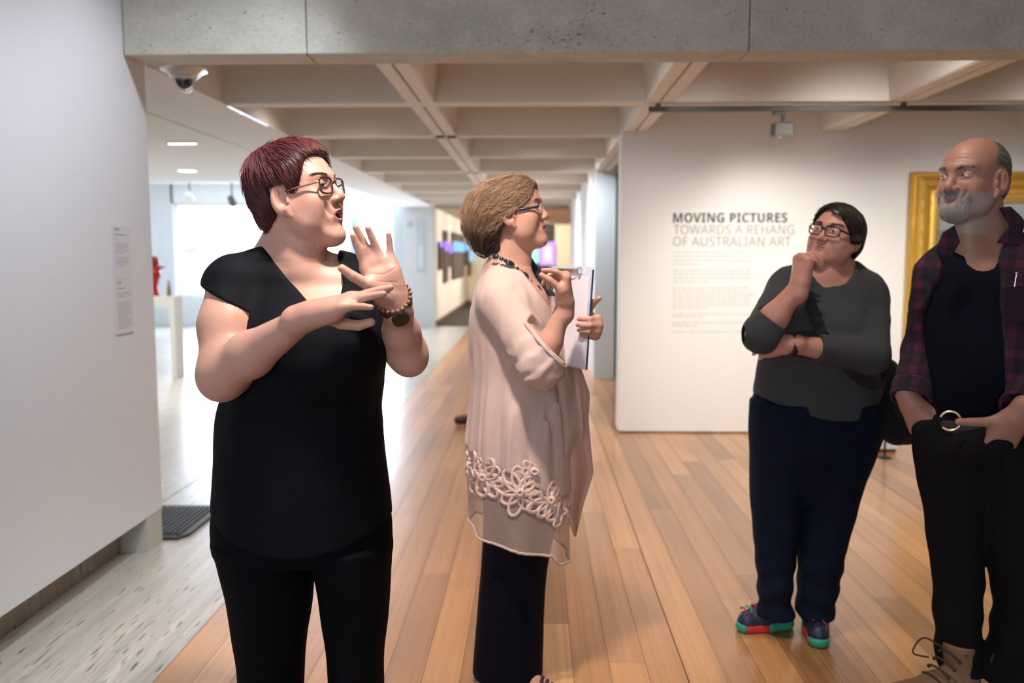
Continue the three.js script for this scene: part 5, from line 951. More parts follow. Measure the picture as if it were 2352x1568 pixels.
// ------------------------------------------------------------------ dark haired woman with glasses, hand on her chin
{
  const D = 3.2, base = P(1880, 800, D); base.y = 0;
  const t = tag(group('person', base.toArray()), 'dark haired woman in glasses and grey jumper, hand at her chin, bright running shoes', 'person');
  const put = (g) => g.translate(-base.x, 0, -base.z);
  const H = headFrame(P(1919, 544, D - .02), -44, 12, -9, .97);
  const skin = [.50, .235, .17];
  const rows = [[960, 1742, 2026, .155], [905, 1736, 2020, .16], [860, 1742, 2014, .155], [800, 1752, 2006, .15], [750, 1766, 2006, .14, .01], [700, 1778, 2012, .13], [660, 1788, 2010, .10], [635, 1815, 1985, .085], [615, 1850, 1965, .06]];
  const torso = loft(D, rows), bust = [ell(P(1835, 770, D - .11), [.075, .07, .06]), ell(P(1935, 775, D - .10), [.075, .07, .06])];
  const SR = P(1800, 668, 3.16), ER = P(1748, 768, 2.98), WR = P(1837, 655, 2.95), SL = P(1998, 690, 3.22), EL = P(2000, 816, 3.04), WL = P(1812, 790, 2.985);
  const traps = [cone(P(1895, 615, 3.22), P(1810, 650, 3.17), .045, .05), cone(P(1920, 618, 3.22), P(1990, 660, 3.22), .042, .055)];
  const legR = loft(D, [[1440, 1738, 1826, .085], [1405, 1740, 1822, .082], [1370, 1742, 1816, .078], [1300, 1738, 1824, .085], [1200, 1729, 1838, .10], [1100, 1723, 1850, .12], [1000, 1722, 1880, .145], [920, 1726, 1900, .15]]);
  const legL = loft(D, [[1440, 1826, 1916, .085], [1405, 1829, 1913, .082], [1340, 1829, 1926, .082], [1250, 1835, 1946, .09], [1190, 1840, 1961, .10], [1100, 1846, 1986, .12], [1040, 1850, 2008, .135], [960, 1862, 2032, .15], [920, 1870, 2034, .15]]);
  const F = new Field();
  F.u(grow(torso, -.012)); for (const q of traps) F.u(grow(q, -.003), .05); F.u(grow(legR, -.014), .02).u(grow(legL, -.014), .02);
  F.u(cone(SR, ER, .052, .05), .03).u(cone(ER, ER.clone().lerp(WR, .35), .048, .046), .02).u(cone(ER.clone().lerp(WR, .35), WR, .046, .027), .02);
  F.u(cone(SL, EL, .056, .052), .03).u(cone(EL, EL.clone().lerp(WL, .4), .05, .045), .02).u(cone(EL.clone().lerp(WL, .4), WL, .045, .028), .02);
  F.u(cone(P(1918, 625, 3.22), P(1920, 560, 3.21), .062, .056), .04); F.u(cone(P(1900, 620, 3.16), H.W(0, -.085, .02), .04, .03), .05);
  const HO = { open: .0, lid: .8, fold: .2, droop: .003, jaw: 1.05, cheek: 1.06, fat: .004, nose: 1.0, chinZ: -.002 }; headField(F, H, HO);
  const hR = hand(F, { wrist: WR, dir: V(.10, .98, -.10), thumb: V(-.30, .05, -.95), palm: V(.95, -.1, -.30), size: 1.06, curl: [[66, 30, 12], [72, 32, 12], [78, 34, 14], [84, 36, 14]], spread: [3, 0, -2, -6], thumbWay: [[.9, .25, .4], [.85, .5, .1], [.8, .6, 0]] });
  const hL = hand(F, { wrist: WL, dir: V(-.90, -.16, -.42), thumb: V(0, .95, -.2), palm: V(.3, .1, -1), size: .96, curl: [[20, 30, 10], [22, 32, 12], [24, 32, 12], [26, 32, 12]], thumbWay: [[.9, .2, .4], [.95, .3, .2], [1, .3, 0]] });
  F.i((x, y) => .10 - y);
  const hb = headBox(H); hb[0][1] = P(0, 680, 3.15).y; hb[0][0] = P(1830, 600, D).x; hb[1][0] = P(2000, 600, D).x; hb[1][2] += .02;
  const col = skinColor(H, skin, { open: .0, lip: [.36, .15, .125], flush: .09 });
  const a0 = P(1690, 1480, D), a1 = P(2080, 500, D);
  skinBody(t, put, F, col, [a0.x - .06, -.01, -3.50], [a1.x, P(0, 570, D).y, -2.82], .007, [[hb, .0025], [hR.box, .0024], [hL.box, .0024]]);
  for (const q of [-1, 1]) mesh('eye', put(eyeGeometry(H, q, [-.20, .05, 1], [.07, .05, .035])), eyeMat, t);
  const G = .007, Sh = new Field(); Sh.amp = .008; Sh.u(grow(torso, G)); for (const q of bust) Sh.u(grow(q, G), .07); for (const q of traps) Sh.u(grow(q, G), .05);
  Sh.u(cone(SR, ER, .065, .063), .03).u(cone(ER, ER.clone().lerp(WR, .4), .064, .056), .02).u(cone(SL, EL, .070, .064), .03).u(cone(EL, EL.clone().lerp(WL, .75), .063, .050), .02);
  Sh.s(past(cone(ER, WR, .068, .06), ER.clone().lerp(WR, .30), WR.clone().sub(ER)), .004);
  Sh.s(past(cone(EL, WL, .066, .056), EL.clone().lerp(WL, .66), WL.clone().sub(EL)), .004);
  Sh.s(cone(P(1908, 640, 3.17), P(1920, 560, 3.2), .070, .085), .01);
  Sh.s(polyCut([[1895, 600], [1880, 630], [1893, 650], [1905, 661], [1918, 660], [1950, 645], [1972, 620], [1970, 590]], 3.05, 2.6, 3.2), .006);
  { const l = P(1735, 905, D), m = P(1900, 952, D), r = P(2022, 930, D); Sh.i((x, y, z) => { const k = clamp((x - l.x) / (r.x - l.x), 0, 1); return lerp(l.y, r.y, k) - .05 * Math.sin(Math.PI * Math.pow(k, 1.1)) - y; }, .002); }
  Sh.disp = (x, y, z) => folds(.004, 8, 4, 8, 2)(x, y, z) + folds(.0026, 18, 13, 18, 5)(x, y, z);
  const grey = phys({ color: new THREE.Color(.040, .043, .047), roughness: .95, bumpMap: weave, bumpScale: .0008, sheen: .12, sheenRoughness: .6, sheenColor: new THREE.Color(.25, .25, .27) });
  const top = mesh('jumper', put(polygonize(Sh, [a0.x - .06, P(0, 965, D).y, -3.46], [a1.x, P(0, 590, D).y, -2.86], .0055)), grey, t);
  const Tr = new Field(); Tr.amp = .006; Tr.u(legR).u(legL, .015).u(loft(D, [[1150, 1775, 1950, .07], [1080, 1740, 1985, .12], [1000, 1726, 2016, .155], [940, 1728, 2030, .16], [880, 1738, 2016, .15]]), .02); Tr.s(polyCut([[1826, 1470], [1826, 1420], [1821, 1330], [1836, 1206], [1836, 1330], [1831, 1420]], D, 2.8, 3.6), .004); Tr.i((x, y, z) => .072 - y);
  Tr.disp = (x, y, z) => folds(.004, 10, 6, 10, 5)(x, y, z) + .004 * sstep(.42, .15, y) * Math.sin(y * 62 + 3 * noise(x * 9, y * 5, z * 9));
  mesh('jeans', put(polygonize(Tr, [a0.x - .02, .03, -3.45], [a1.x, P(0, 884, D).y, -2.98], .0065)), cloth(.004, .007, .020, { roughness: .9, sheen: .03, specularIntensity: .25 }), t);
  // running shoes
  const navy = phys({ color: new THREE.Color(.018, .015, .045), roughness: .5 }), red = phys({ color: new THREE.Color(.55, .035, .03), roughness: .5 }), green = phys({ color: new THREE.Color(.02, .30, .18), roughness: .5 }), lace = phys({ color: new THREE.Color(.30, .02, .06), roughness: .7 });
  const shoe = (heel, toe) => {
    const s = group('running_shoe', [0, 0, 0], t), L = Math.hypot(toe.x - heel.x, toe.z - heel.z), f = V((toe.x - heel.x) / L, 0, (toe.z - heel.z) / L), c = V(f.z, 0, -f.x), W = (a, y, b) => V(heel.x + f.x * a + c.x * b, y, heel.z + f.z * a + c.z * b);
    const U = new Field(); U.u(cone(W(.03, .060, 0), W(.10, .058, 0), .044, .043)).u(cone(W(.10, .050, 0), W(L - .045, .040, .004), .043, .038), .03).u(cone(W(.035, .09, 0), W(.06, .105, 0), .034, .036), .03).s(cone(W(.05, .13, 0), W(.05, .16, 0), .030, .034), .01).i((x, y) => .026 - y).i((x, y) => y - .118);
    const lo = [Math.min(heel.x, toe.x) - .07, 0, Math.min(heel.z, toe.z) - .07], hi = [Math.max(heel.x, toe.x) + .07, .15, Math.max(heel.z, toe.z) + .07];
    mesh('shoe_upper', put(polygonize(U, lo, hi, .0045)), navy, s);
    const sole = (a0, a1, m, n, yt = .031) => { const S = new Field(); S.u(cone(W(.025, .022, 0), W(.10, .020, 0), .047, .044)).u(cone(W(.10, .02, 0), W(L - .04, .024, .004), .044, .040), .03).i((x, y) => .003 - y, .006).i((x, y) => y - yt, .006).i((x, y, z) => { const a = (x - heel.x) * f.x + (z - heel.z) * f.z; return Math.max(a0 - a, a - a1); }, .002); mesh(n, put(polygonize(S, lo, hi, .0045)), m, s); };
    sole(-.06, L * .46, green, 'heel_sole', .040); sole(L * .46, L * .88, red, 'mid_sole', .034); sole(L * .88, L + .05, green, 'toe_sole', .036);
    for (let k = 0; k < 4; k++) { const a = .115 + k * .022, y = .099 - k * .0040; mesh('lace', put(tube([W(a, y - .012, -.03), W(a + .006, y, -.012), W(a + .002, y + .001, .012), W(a + .008, y - .012, .03)], .0032, 12, 6)), k % 2 ? lace : green, s); }
    return s;
  };
  const g0 = (u, v) => { const r = P(u, v, 1), k = EYE / (EYE - r.y); return V(r.x * k, 0, -k); };
  shoe(P(1808, 1445, 3.26), P(1690, 1454, 3.21)); shoe(P(1868, 1440, 3.30), P(1879, 1472, 3.06));
  // hair: short, parted, swept over the forehead to her left
  const hf = H.f, smooth = new Field(); smooth.u(hf(ell(V(.006, -.002, .0), [.0905, .040, .052])), .02).u(hf(ell(V(0, .030, -.022), [.086, .090, .106]))).u(hf(ell(V(0, .056, .022), [.076, .060, .076])), .03).u(hf(ell(V(0, -.028, -.060), [.068, .058, .050])), .04);
  const inHair = (a, c, d) => {
    let z;                                                             // hairline, different on the two sides of the parting
    if (a > 0) z = c > .074 - .25 * a ? .10 : lerp(.036, .072 , sstep(-.01, .06, c)) - sstep(.045, .0, a) * .05 * sstep(.08, .02, c);
    else z = c > .086 - 1.1 * Math.max(0, -a - .030) ? .10 : lerp(.010, .050, sstep(.0, .07, c));
    let e = z - d;
    if (a > 0) { if (c < -.024 + .25 * Math.max(0, .03 - d)) e = Math.min(e, d > -.030 ? -.01 : c + .084 - (d + .07) * .25); }
    else if (c < .0) e = Math.min(e, d > -.036 ? -.01 : c + .084 - (d + .07) * .25);
    return e;
  };
  const cap = new Field(); cap.ops = [...smooth.ops]; cap.i((x, y, z) => { const [a, c, d] = H.inv(x, y, z); return -inHair(a, c, d) * .7; }, .005);
  cap.s(hf(ell(V(-.083, -.008, -.004), [.016, .032, .024], [0, .42, 0])), .004);
  cap.amp = .004; cap.disp = (x, y, z) => { const [a, c, d] = H.inv(x, y, z); return .0024 * noise(a * 40 + c * 14, c * 12, d * 34); };
  const bx = headBox(H, .05), hair = mesh('hair', put(polygonize(cap, bx[0], bx[1], .003, { color: (x, y, z) => { const n = .7 + .6 * noise(x * 200, y * 60, z * 200); return [.020 * n, .013 * n, .011 * n]; } })), hairMat, t);
  const seeds = []; let guard = 0; while (seeds.length < 2400 && guard++ < 60000) { const w = rnd() * 6.2832, e = rr(-.8, 1), q = Math.sqrt(1 - e * e), p = V(q * Math.cos(w) * .09, .03 + e * .11, -.02 + q * Math.sin(w) * .115); if (inHair(p.x * .9, p.y * .9, p.z * .9) > .006) seeds.push(H.W(p.x, p.y, p.z)); }
  mesh('hair_strands', put(locks(cap, seeds, (p, n, id, k) => { const [a, c, d] = H.inv(p.x, p.y, p.z); if (k > .1 && inHair(a, c, d) < .001) return null; const l = V(d > .02 && c > .05 ? 1.1 : .7 * Math.sign(a), d > .02 && c > .05 ? -.25 : -1, d > 0 ? .3 : -.25).add(V(noise(a * 40, c * 40, id * 9), noise(c * 40, d * 40, id * 5), 0).multiplyScalar(.4)); return H.W(l.x, l.y, l.z).sub(H.W(0, 0, 0)); },
    { steps: () => 5 + Math.floor(rnd() * 5), step: .009, r: .0010, lift: (k, id) => .0006 + .0018 * id, col: (id) => [.024, .016, .013].map(c => c * (.5 + id)) })), hairMat, hair).userData.kind = 'stuff';
  const HF = headOnly(H, HO); for (const q of [-1, 1]) mesh('eyebrow', put(eyebrow(HF, H, q, [.03, .018, .014], { thick: 1.1, y: .028, arch: .003 })), hairMat, t);
  const gl = glasses(H, t, { w: .053, h: .036, y: .002, z: .100, wrap: .008, sq: .32, r: .0027, mat: phys({ color: new THREE.Color(.010, .009, .010), roughness: .25 }), tr: .0034, tilt: .06 });
  gl.children.forEach(m => put(m.geometry));
  // fitness band
  { const ax = WL.clone().sub(EL).normalize(), e1 = V(0, 0, 1).addScaledVector(ax, -ax.z).normalize(), e2 = V(0, 0, 0).crossVectors(ax, e1), c = WL.clone().addScaledVector(ax, -.012), lp = []; for (let k = 0; k < 20; k++) { const a = k / 20 * 6.2832; lp.push(c.clone().addScaledVector(e1, Math.cos(a) * .036).addScaledVector(e2, Math.sin(a) * .036)); }
    const g = tube(lp, .004, 50, 8, true), p = g.attributes.position, q = V(0, 0, 0); for (let i = 0; i < p.count; i++) { q.fromBufferAttribute(p, i).sub(c); q.addScaledVector(ax, q.dot(ax) * 1.9).add(c); p.setXYZ(i, q.x, q.y, q.z); } g.computeVertexNormals(); mesh('wristband', put(g), M.black, t); }
  // bag on its long strap
  const bag = tag(group('shoulder_bag', [0, 0, 0]), 'dark shoulder bag hanging behind the hip of the woman in grey', 'bag');
  const bc = P(2055, 945, 3.30), Bf = new Field(); Bf.amp = .004;
  bag.position.set(bc.x, bc.y - .13, bc.z); const putB = (g) => g.translate(-bag.position.x, -bag.position.y, -bag.position.z);
  Bf.u(cone(P(2022, 880, 3.30), P(2058, 990, 3.30), .055, .055)).u(cone(P(2040, 900, 3.32), P(2085, 995, 3.32), .05, .045), .03).u(cone(P(2030, 850, 3.30), P(2030, 870, 3.30), .035, .045), .04); Bf.disp = folds(.004, 12, 12, 12, 4);
  mesh('bag_body', putB(polygonize(Bf, [bc.x - .22, bc.y - .22, bc.z - .14], [bc.x + .22, bc.y + .24, bc.z + .14], .007)), cloth(.014, .014, .018, { roughness: .9 }), bag);
  mesh('bag_flap', putB((() => { const f = new Field(); f.u(cone(P(2035, 850, 3.27), P(2070, 930, 3.265), .046, .050)).i(plane(P(2050, 900, 3.285), V(0, 0, -1))); return polygonize(f, [bc.x - .22, bc.y - .22, bc.z - .14], [bc.x + .22, bc.y + .24, bc.z + .16], .006); })()), cloth(.035, .037, .042, { roughness: .9 }), bag);
  const ST = new Field(); ST.u(grow(torso, G)); for (const q of bust) ST.u(grow(q, G), .07);
  const sp = [[1878, 628, 3.02], [1870, 652, 3.0], [1880, 705, 2.985], [1893, 760, 2.97], [1915, 800, 2.98], [1960, 850, 2.985], [2010, 885, 3.08], [2036, 880, 3.22], [2040, 858, 3.28]].map(a => P(...a));
  { const cv = new THREE.CatmullRomCurve3(sp), N = 60, pos = [], uv = [], idx = [], w = .019; for (let i = 0; i <= N; i++) { const p = cv.getPointAt(i / N), tg = cv.getTangentAt(i / N); let p2 = p.clone(); const s = V(0, 0, 0).crossVectors(tg, V(0, 0, 1)).normalize(); const e = .002, gr = V(ST.at(p.x + e, p.y, p.z) - ST.at(p.x - e, p.y, p.z), ST.at(p.x, p.y + e, p.z) - ST.at(p.x, p.y - e, p.z), ST.at(p.x, p.y, p.z + e) - ST.at(p.x, p.y, p.z - e)).normalize(); if (i < N * .66) { p2.addScaledVector(gr, (i < N * .3 ? .018 : .012) - ST.at(p.x, p.y, p.z)); } for (const [q, h] of [[-1, 0], [1, 0], [1, .003], [-1, .003]]) { pos.push(p2.x + s.x * w * q + gr.x * h, p2.y + s.y * w * q + gr.y * h, p2.z + s.z * w * q + gr.z * h); uv.push(q * w, i * .02); } if (i) for (let k = 0; k < 4; k++) { const b = (i - 1) * 4, k2 = (k + 1) % 4; idx.push(b + k, b + k2, b + 4 + k, b + k2, b + 4 + k2, b + 4 + k); } }
    const g = new THREE.BufferGeometry(); g.setAttribute('position', new THREE.Float32BufferAttribute(pos, 3)); g.setAttribute('uv', new THREE.Float32BufferAttribute(uv, 2)); g.setIndex(idx); const h = g.toNonIndexed(); h.computeVertexNormals(); mesh('strap', putB(h), cloth(.006, .006, .009), bag); }
}
// ------------------------------------------------------------------ bald bearded man at the right edge, hands in his pockets
{
  const D = 2.72, base = P(2250, 800, D); base.y = 0;
  const t = tag(group('person', base.toArray()), 'bald man with white beard, dark plaid shirt over navy tee, hands in jeans pockets', 'person');
  const put = (g) => g.translate(-base.x, 0, -base.z);
  const H = headFrame(P(2234, 416, D), -60, 3, 0, 1.085);
  const skin = [.35, .175, .125];
  const rows = [[1010, 2108, 2395, .13], [950, 2118, 2400, .135], [880, 2124, 2410, .15, .02], [800, 2126, 2416, .15, .02], [720, 2122, 2425, .14], [660, 2128, 2420, .12], [620, 2145, 2400, .10], [590, 2175, 2370, .08], [568, 2200, 2340, .06]];
  const torso = loft(D, rows);
  const SR = P(2152, 640, 2.74), ER = P(2122, 800, 2.80), WR = P(2090, 922, 2.70), SL = P(2400, 640, 2.66), EL = P(2440, 830, 2.62), WL = P(2338, 955, 2.46);
  const traps = [cone(P(2235, 565, 2.76), P(2165, 615, 2.74), .05, .055), cone(P(2290, 560, 2.74), P(2380, 615, 2.67), .05, .06)];
  const legR = loft(D, [[1530, 2158, 2255, .085], [1460, 2150, 2252, .082], [1400, 2147, 2250, .082], [1330, 2148, 2254, .088], [1260, 2138, 2252, .095], [1180, 2128, 2262, .105], [1100, 2112, 2275, .12], [1000, 2104, 2290, .13]]);
  const legL = loft(D - .06, [[1600, 2262, 2395, .09], [1500, 2270, 2392, .09], [1400, 2288, 2396, .09], [1340, 2284, 2400, .095], [1260, 2258, 2404, .105], [1180, 2250, 2410, .115], [1080, 2240, 2412, .13], [1000, 2230, 2405, .13]]);
  const F = new Field();
  F.u(grow(torso, -.014)); for (const q of traps) F.u(grow(q, -.004), .05); F.u(grow(legR, -.014), .02).u(grow(legL, -.014), .02);
  F.u(cone(SR, ER, .052, .045), .03).u(cone(ER, WR, .042, .024), .02).u(cone(SL, EL, .055, .047), .03).u(cone(EL, WL, .045, .026), .02);
  F.u(cone(P(2258, 580, 2.75), H.W(0, -.035, -.03), .070, .064), .04); F.u(cone(P(2225, 580, 2.70), H.W(0, -.08, .02), .035, .03), .04);
  const HO = { open: .0, lid: .72, fold: .8, droop: .0015, jaw: .95, cheek: .92, nose: 1.12, brow: 1.25, bag: .0012, lips: .75, chinZ: .002 }; headField(F, H, HO);
  // beard volume and forehead creases
  F.u(H.f(ell(V(0, -.089, .066), [.036, .024, .026])), .025 * 1.13);
  const hR = hand(F, { wrist: WR, dir: V(.42, -.86, .25), thumb: V(.80, .30, .5), palm: V(-.2, -.3, -.9), fat: .92, size: 1.1, curl: [[10, 12, 8], [10, 14, 8], [12, 14, 8], [14, 14, 8]], thumbWay: [[.8, .1, .6], [1, .05, .3], [1, .1, .1]] });
  const hL = hand(F, { wrist: WL, dir: V(-.30, -.88, -.35), thumb: V(-.95, .30, .1), palm: V(.1, .35, -.95), size: 1.16, spread: [1, 0, -1, -3], curl: [[34, 20, 10], [32, 20, 10], [32, 20, 10], [32, 20, 10]], thumbWay: [[.55, .05, .85], [.38, .1, .95], [.35, .12, .9]] });
  F.i((x, y) => .12 - y);
  const hb = headBox(H, .025); hb[0][1] = P(0, 625, 2.7).y; hb[0][0] = Math.min(hb[0][0], P(2150, 600, D).x); hb[1][0] = Math.max(hb[1][0], P(2350, 600, D).x); hb[1][2] += .02; hb[0][2] -= .02;
  const sc = skinColor(H, skin, { lip: [.24, .115, .10], flush: .08, beard: .85, beardCol: [.34, .30, .265] });
  const col = (x, y, z, nx, ny, nz) => { const c = sc(x, y, z, nx, ny, nz), [a, b, d] = H.inv(x, y, z); const ma = sstep(-.040, -.046, b) * sstep(-.060, -.052, b) * sstep(.075, .085, d) * sstep(.030, .022, Math.abs(a)) * .8; const st = sstep(-.005, .0, b) * sstep(.075, .03, b) * sstep(-.01, -.03, d) * .0; return [lerp(c[0], .33, ma), lerp(c[1], .29, ma), lerp(c[2], .26, ma)].map(v => v * (1 - .3 * st)); };
  F.amp = .0015; F.disp = (x, y, z) => { const [a, c, d] = H.inv(x, y, z); if (Math.abs(a) > .07 || c < -.11 || c > .10 || d < -.02) return 0; const br = c < -.045 && c + .05 < .25 * Math.abs(a) ? .0011 * noise(a * 260, c * 160, d * 260) : 0; const fr = c > .038 && c < .085 && d > .04 ? .00028 * Math.sin(c * 620 + a * a * 900) * sstep(.055, .03, Math.abs(a)) : 0; return br + fr; };
  const a0 = P(2030, 1620, D), a1 = P(2480, 300, D);
  skinBody(t, put, F, col, [a0.x, -.01, -3.02], [a1.x + .04, P(0, 580, D).y, -2.30], .007, [[hb, .0024], [hR.box, .0026], [hL.box, .0026]]);
  for (const q of [-1, 1]) mesh('eye', put(eyeGeometry(H, q, [-.35, .02, 1], [.08, .08, .08])), eyeMat, t);
  // close cropped grey hair at the sides, and beard stubble
  const HF = headOnly(H, HO); HF.u(H.f(ell(V(0, -.089, .066), [.036, .024, .026])), .025);
  const hf = H.f, cap = new Field(); cap.u(hf(ell(V(0, .034, -.018), [.0765, .088, .098]))).u(hf(ell(V(0, -.02, -.058), [.060, .05, .046])), .03);
  const inHair = (a, c, d) => { const top = .114 + .1 * Math.min(0, d + .04), fr = c > .02 ? lerp(.024, -.012, sstep(.03, .105, c)) : .024 - (.02 - c) * .3; let e = Math.min(fr - d, top - c + (d < -.05 ? .0 : 0)); if (c < -.005) e = Math.min(e, d > -.034 ? -.01 : c + .075); if (c < .036 && d > -.042 && d < .014) e = Math.min(e, -.004); return e; };
  cap.i((x, y, z) => { const [a, c, d] = H.inv(x, y, z); return -inHair(a, c, d) * .8; }, .01);
  for (const q of [-1, 1]) cap.s(hf(ell(V(q * .081, -.006, -.004), [.016, .038, .026], [0, -q * .42, 0])), .004);
  cap.amp = .002; cap.disp = (x, y, z) => .0012 * noise(x * 240, y * 240, z * 240);
  const bx = headBox(H, .02), hair = mesh('hair', put(polygonize(cap, bx[0], bx[1], .0028, { color: (x, y, z) => { const n = .75 + .7 * noise(x * 150, y * 150, z * 150); return [.13 * n, .115 * n, .098 * n]; } })), std({ vertexColors: true, roughness: .8 }), t);
  const seeds = []; let guard = 0; while (seeds.length < 1800 && guard++ < 60000) { const w = rnd() * 6.2832, e = rr(-.7, 1), q = Math.sqrt(1 - e * e), p = V(q * Math.cos(w) * .085, .03 + e * .1, -.018 + q * Math.sin(w) * .11); if (inHair(p.x * .95, p.y, p.z * .95) > .002) seeds.push(H.W(p.x, p.y, p.z)); }
  mesh('hair_strands', put(locks(cap, seeds, (p, n, id, k) => { const [a, c, d] = H.inv(p.x, p.y, p.z); if (inHair(a, c, d) < 0) return null; return H.W(0, -.8, -.6 + .4 * noise(a * 30, c * 30, id * 9)).sub(H.W(0, 0, 0)); }, { steps: 3, step: .004, r: .0007, lift: (k, id) => .0003 + .0012 * k, col: (id) => [.20, .18, .155].map(c => c * (.4 + 1.1 * id)) })), hairMat, hair).userData.kind = 'stuff';
  { const bs = []; guard = 0; while (bs.length < 4200 && guard++ < 150000) { const a = rr(-.055, .055), c = rr(-.115, -.036), d = .055 + .055 * Math.sqrt(Math.max(0, 1 - (a / .06) ** 2)); const must = c > -.05 && c < -.040 && Math.abs(a) < .028; const chin = c + .062 < .42 * Math.abs(a) - .010 && (c < -.072 || Math.abs(a) > .022); if (must || chin) bs.push(H.W(a, c, d)); }
    mesh('beard', put(locks(HF, bs, (p, n, id) => { const [a, c, d] = H.inv(p.x, p.y, p.z); return H.W(a * 3, -1, .15 + .3 * noise(a * 40, c * 40, id * 5)).sub(H.W(0, 0, 0)); }, { steps: 3, step: .0045, r: .00042, lift: (k, id) => .0003 + .0018 * k * (.5 + id), col: (id) => [.40, .37, .34].map(c => c * (.45 + .8 * id)) })), hairMat, t).userData.label = 'short white beard'; }
  for (const q of [-1, 1]) mesh('eyebrow', put(eyebrow(HF, H, q, [.10, .075, .06], { thick: 1.2, y: .027, arch: .003 })), hairMat, t);
  // tee, open plaid shirt, jeans, belt, boots
  const tee = new Field(); tee.u(grow(torso, .002)); for (const q of traps) tee.u(grow(q, .002), .05); tee.s(cone(P(2245, 620, 2.70), P(2262, 540, 2.74), .072, .088), .01); tee.s(ell(P(2245, 540, 2.64), [.068, .056, .12]), .012);
  { const y0 = P(0, 946, D).y; tee.i((x, y, z) => y0 - y, .002); } tee.amp = .005; tee.disp = folds(.0035, 7, 4, 7, 3);
  mesh('tee_shirt', put(polygonize(tee, [a0.x, P(0, 960, D).y, -2.95], [a1.x + .06, P(0, 540, D).y, -2.48], .0055)), cloth(.003, .0035, .010, { roughness: .95, sheen: .05, specularIntensity: .3 }), t);
  const plaid = dataTex(256, 256, (u, v) => { const s = (x, f, w) => Math.abs((x * f) % 1 - .5) < w ? 1 : 0; const a = s(u, 2, .17), b = s(v, 2, .17), c = s(u + .25, 2, .03), d = s(v + .25, 2, .03); let r = 24, g = 14, bl = 24; if (a) { r += 22; g += 3; bl += 14; } if (b) { r += 20; g += 3; bl += 12; } if (a && b) { r += 12; } if (c || d) { r += 10; g += 9; bl += 14; } return [r, g, bl]; }); plaid.repeat.set(1 / .13, 1 / .13);
  const plaidMat = std({ map: plaid, roughness: .95, bumpMap: weave, bumpScale: .0004 });
  const Sh = new Field(); Sh.amp = .009; const G = .014;
  Sh.u(grow(torso, G)); for (const q of traps) Sh.u(grow(q, G - .002), .05);
  Sh.s(polyCut([[2188, 520], [2196, 545], [2190, 590], [2172, 660], [2142, 740], [2128, 830], [2124, 940], [2122, 1100], [2300, 1100], [2290, 940], [2286, 800], [2292, 690], [2310, 600], [2322, 560], [2330, 520]], 2.6, 2.1, 2.74), .004);
  Sh.ops.at(-1).e = 1;
  Sh.u(cone(SR, ER, .068, .062), .03).u(cone(ER, ER.clone().lerp(WR, .97), .063, .060), .02).u(cone(SL, EL, .072, .064), .03).u(cone(EL, EL.clone().lerp(WL, .97), .066, .062), .02);
  Sh.s(cone(P(2245, 620, 2.72), P(2262, 520, 2.745), .078, .092), .01);
  Sh.s(past(cone(ER, WR, .085, .085), ER.clone().lerp(WR, .84), WR.clone().sub(ER)), .004); Sh.s(past(cone(EL, WL, .09, .09), EL.clone().lerp(WL, .82), WL.clone().sub(EL)), .004);
  { const y0 = P(0, 945, D).y; Sh.i((x, y, z) => y0 - y + .02 * Math.sin(x * 9), .003); }
  Sh.disp = (x, y, z) => folds(.004, 8, 5, 8, 7)(x, y, z) + folds(.004, 15, 22, 15, 1)(x, y, z) * (x < P(2130, 700, D).x || x > P(2380, 700, D).x ? 1 : .3);
  const shirt = mesh('plaid_shirt', put(polygonize(Sh, [a0.x, P(0, 960, D).y, -3.0], [a1.x + .10, P(0, 520, D).y, -2.35], .006)), plaidMat, t);
  const cuff = (A, B, k, r) => { const ax = B.clone().sub(A).normalize(), c = A.clone().lerp(B, k), e1 = V(0, 0, 1).addScaledVector(ax, -ax.z).normalize(), e2 = V(0, 0, 0).crossVectors(ax, e1), prof = [[-.030, r - .012], [-.028, r], [.026, r - .002], [.030, r - .006], [.026, r - .012]], pos = [], uv = [], idx = [], n = 40; prof.forEach(([h, q], i) => { for (let j = 0; j <= n; j++) { const a = j / n * 6.2832, p = c.clone().addScaledVector(ax, h).addScaledVector(e1, Math.cos(a) * q).addScaledVector(e2, Math.sin(a) * q); pos.push(p.x, p.y, p.z); uv.push(a * r, h); if (i && j < n) { const b = i * (n + 1) + j; idx.push(b, b - n, b + 1, b, b - n - 1, b - n); } } }); const g = new THREE.BufferGeometry(); g.setAttribute('position', new THREE.Float32BufferAttribute(pos, 3)); g.setAttribute('uv', new THREE.Float32BufferAttribute(uv, 2)); g.setIndex(idx); g.computeVertexNormals(); mesh('cuff', put(g), plaidMat, shirt); };
  cuff(ER, WR, .83, .064); cuff(EL, WL, .82, .067);
  { // pointed collar
    const cl = (pts, d0, d1) => { const g = new THREE.Shape(pts.map(([u, v]) => { const p = P(u, v, d0); return new THREE.Vector2(p.x, p.y); })), e = new THREE.ExtrudeGeometry(g, { depth: .006, bevelEnabled: true, bevelSize: .002, bevelThickness: .002, bevelSegments: 2 }); const p = e.attributes.position; const xm = P(pts[0][0], 0, d0).x; for (let i = 0; i < p.count; i++) p.setZ(i, p.getZ(i) - d0 + (p.getX(i) - xm) * d1); e.computeVertexNormals(); return e; };
    mesh('collar', put(cl([[2296, 478], [2316, 476], [2340, 500], [2347, 512], [2332, 562], [2292, 556], [2316, 520]], 2.655, .10)), plaidMat, shirt);
    mesh('collar', put(cl([[2186, 520], [2166, 535], [2150, 575], [2178, 590], [2196, 556]], 2.62, .3)), plaidMat, shirt);
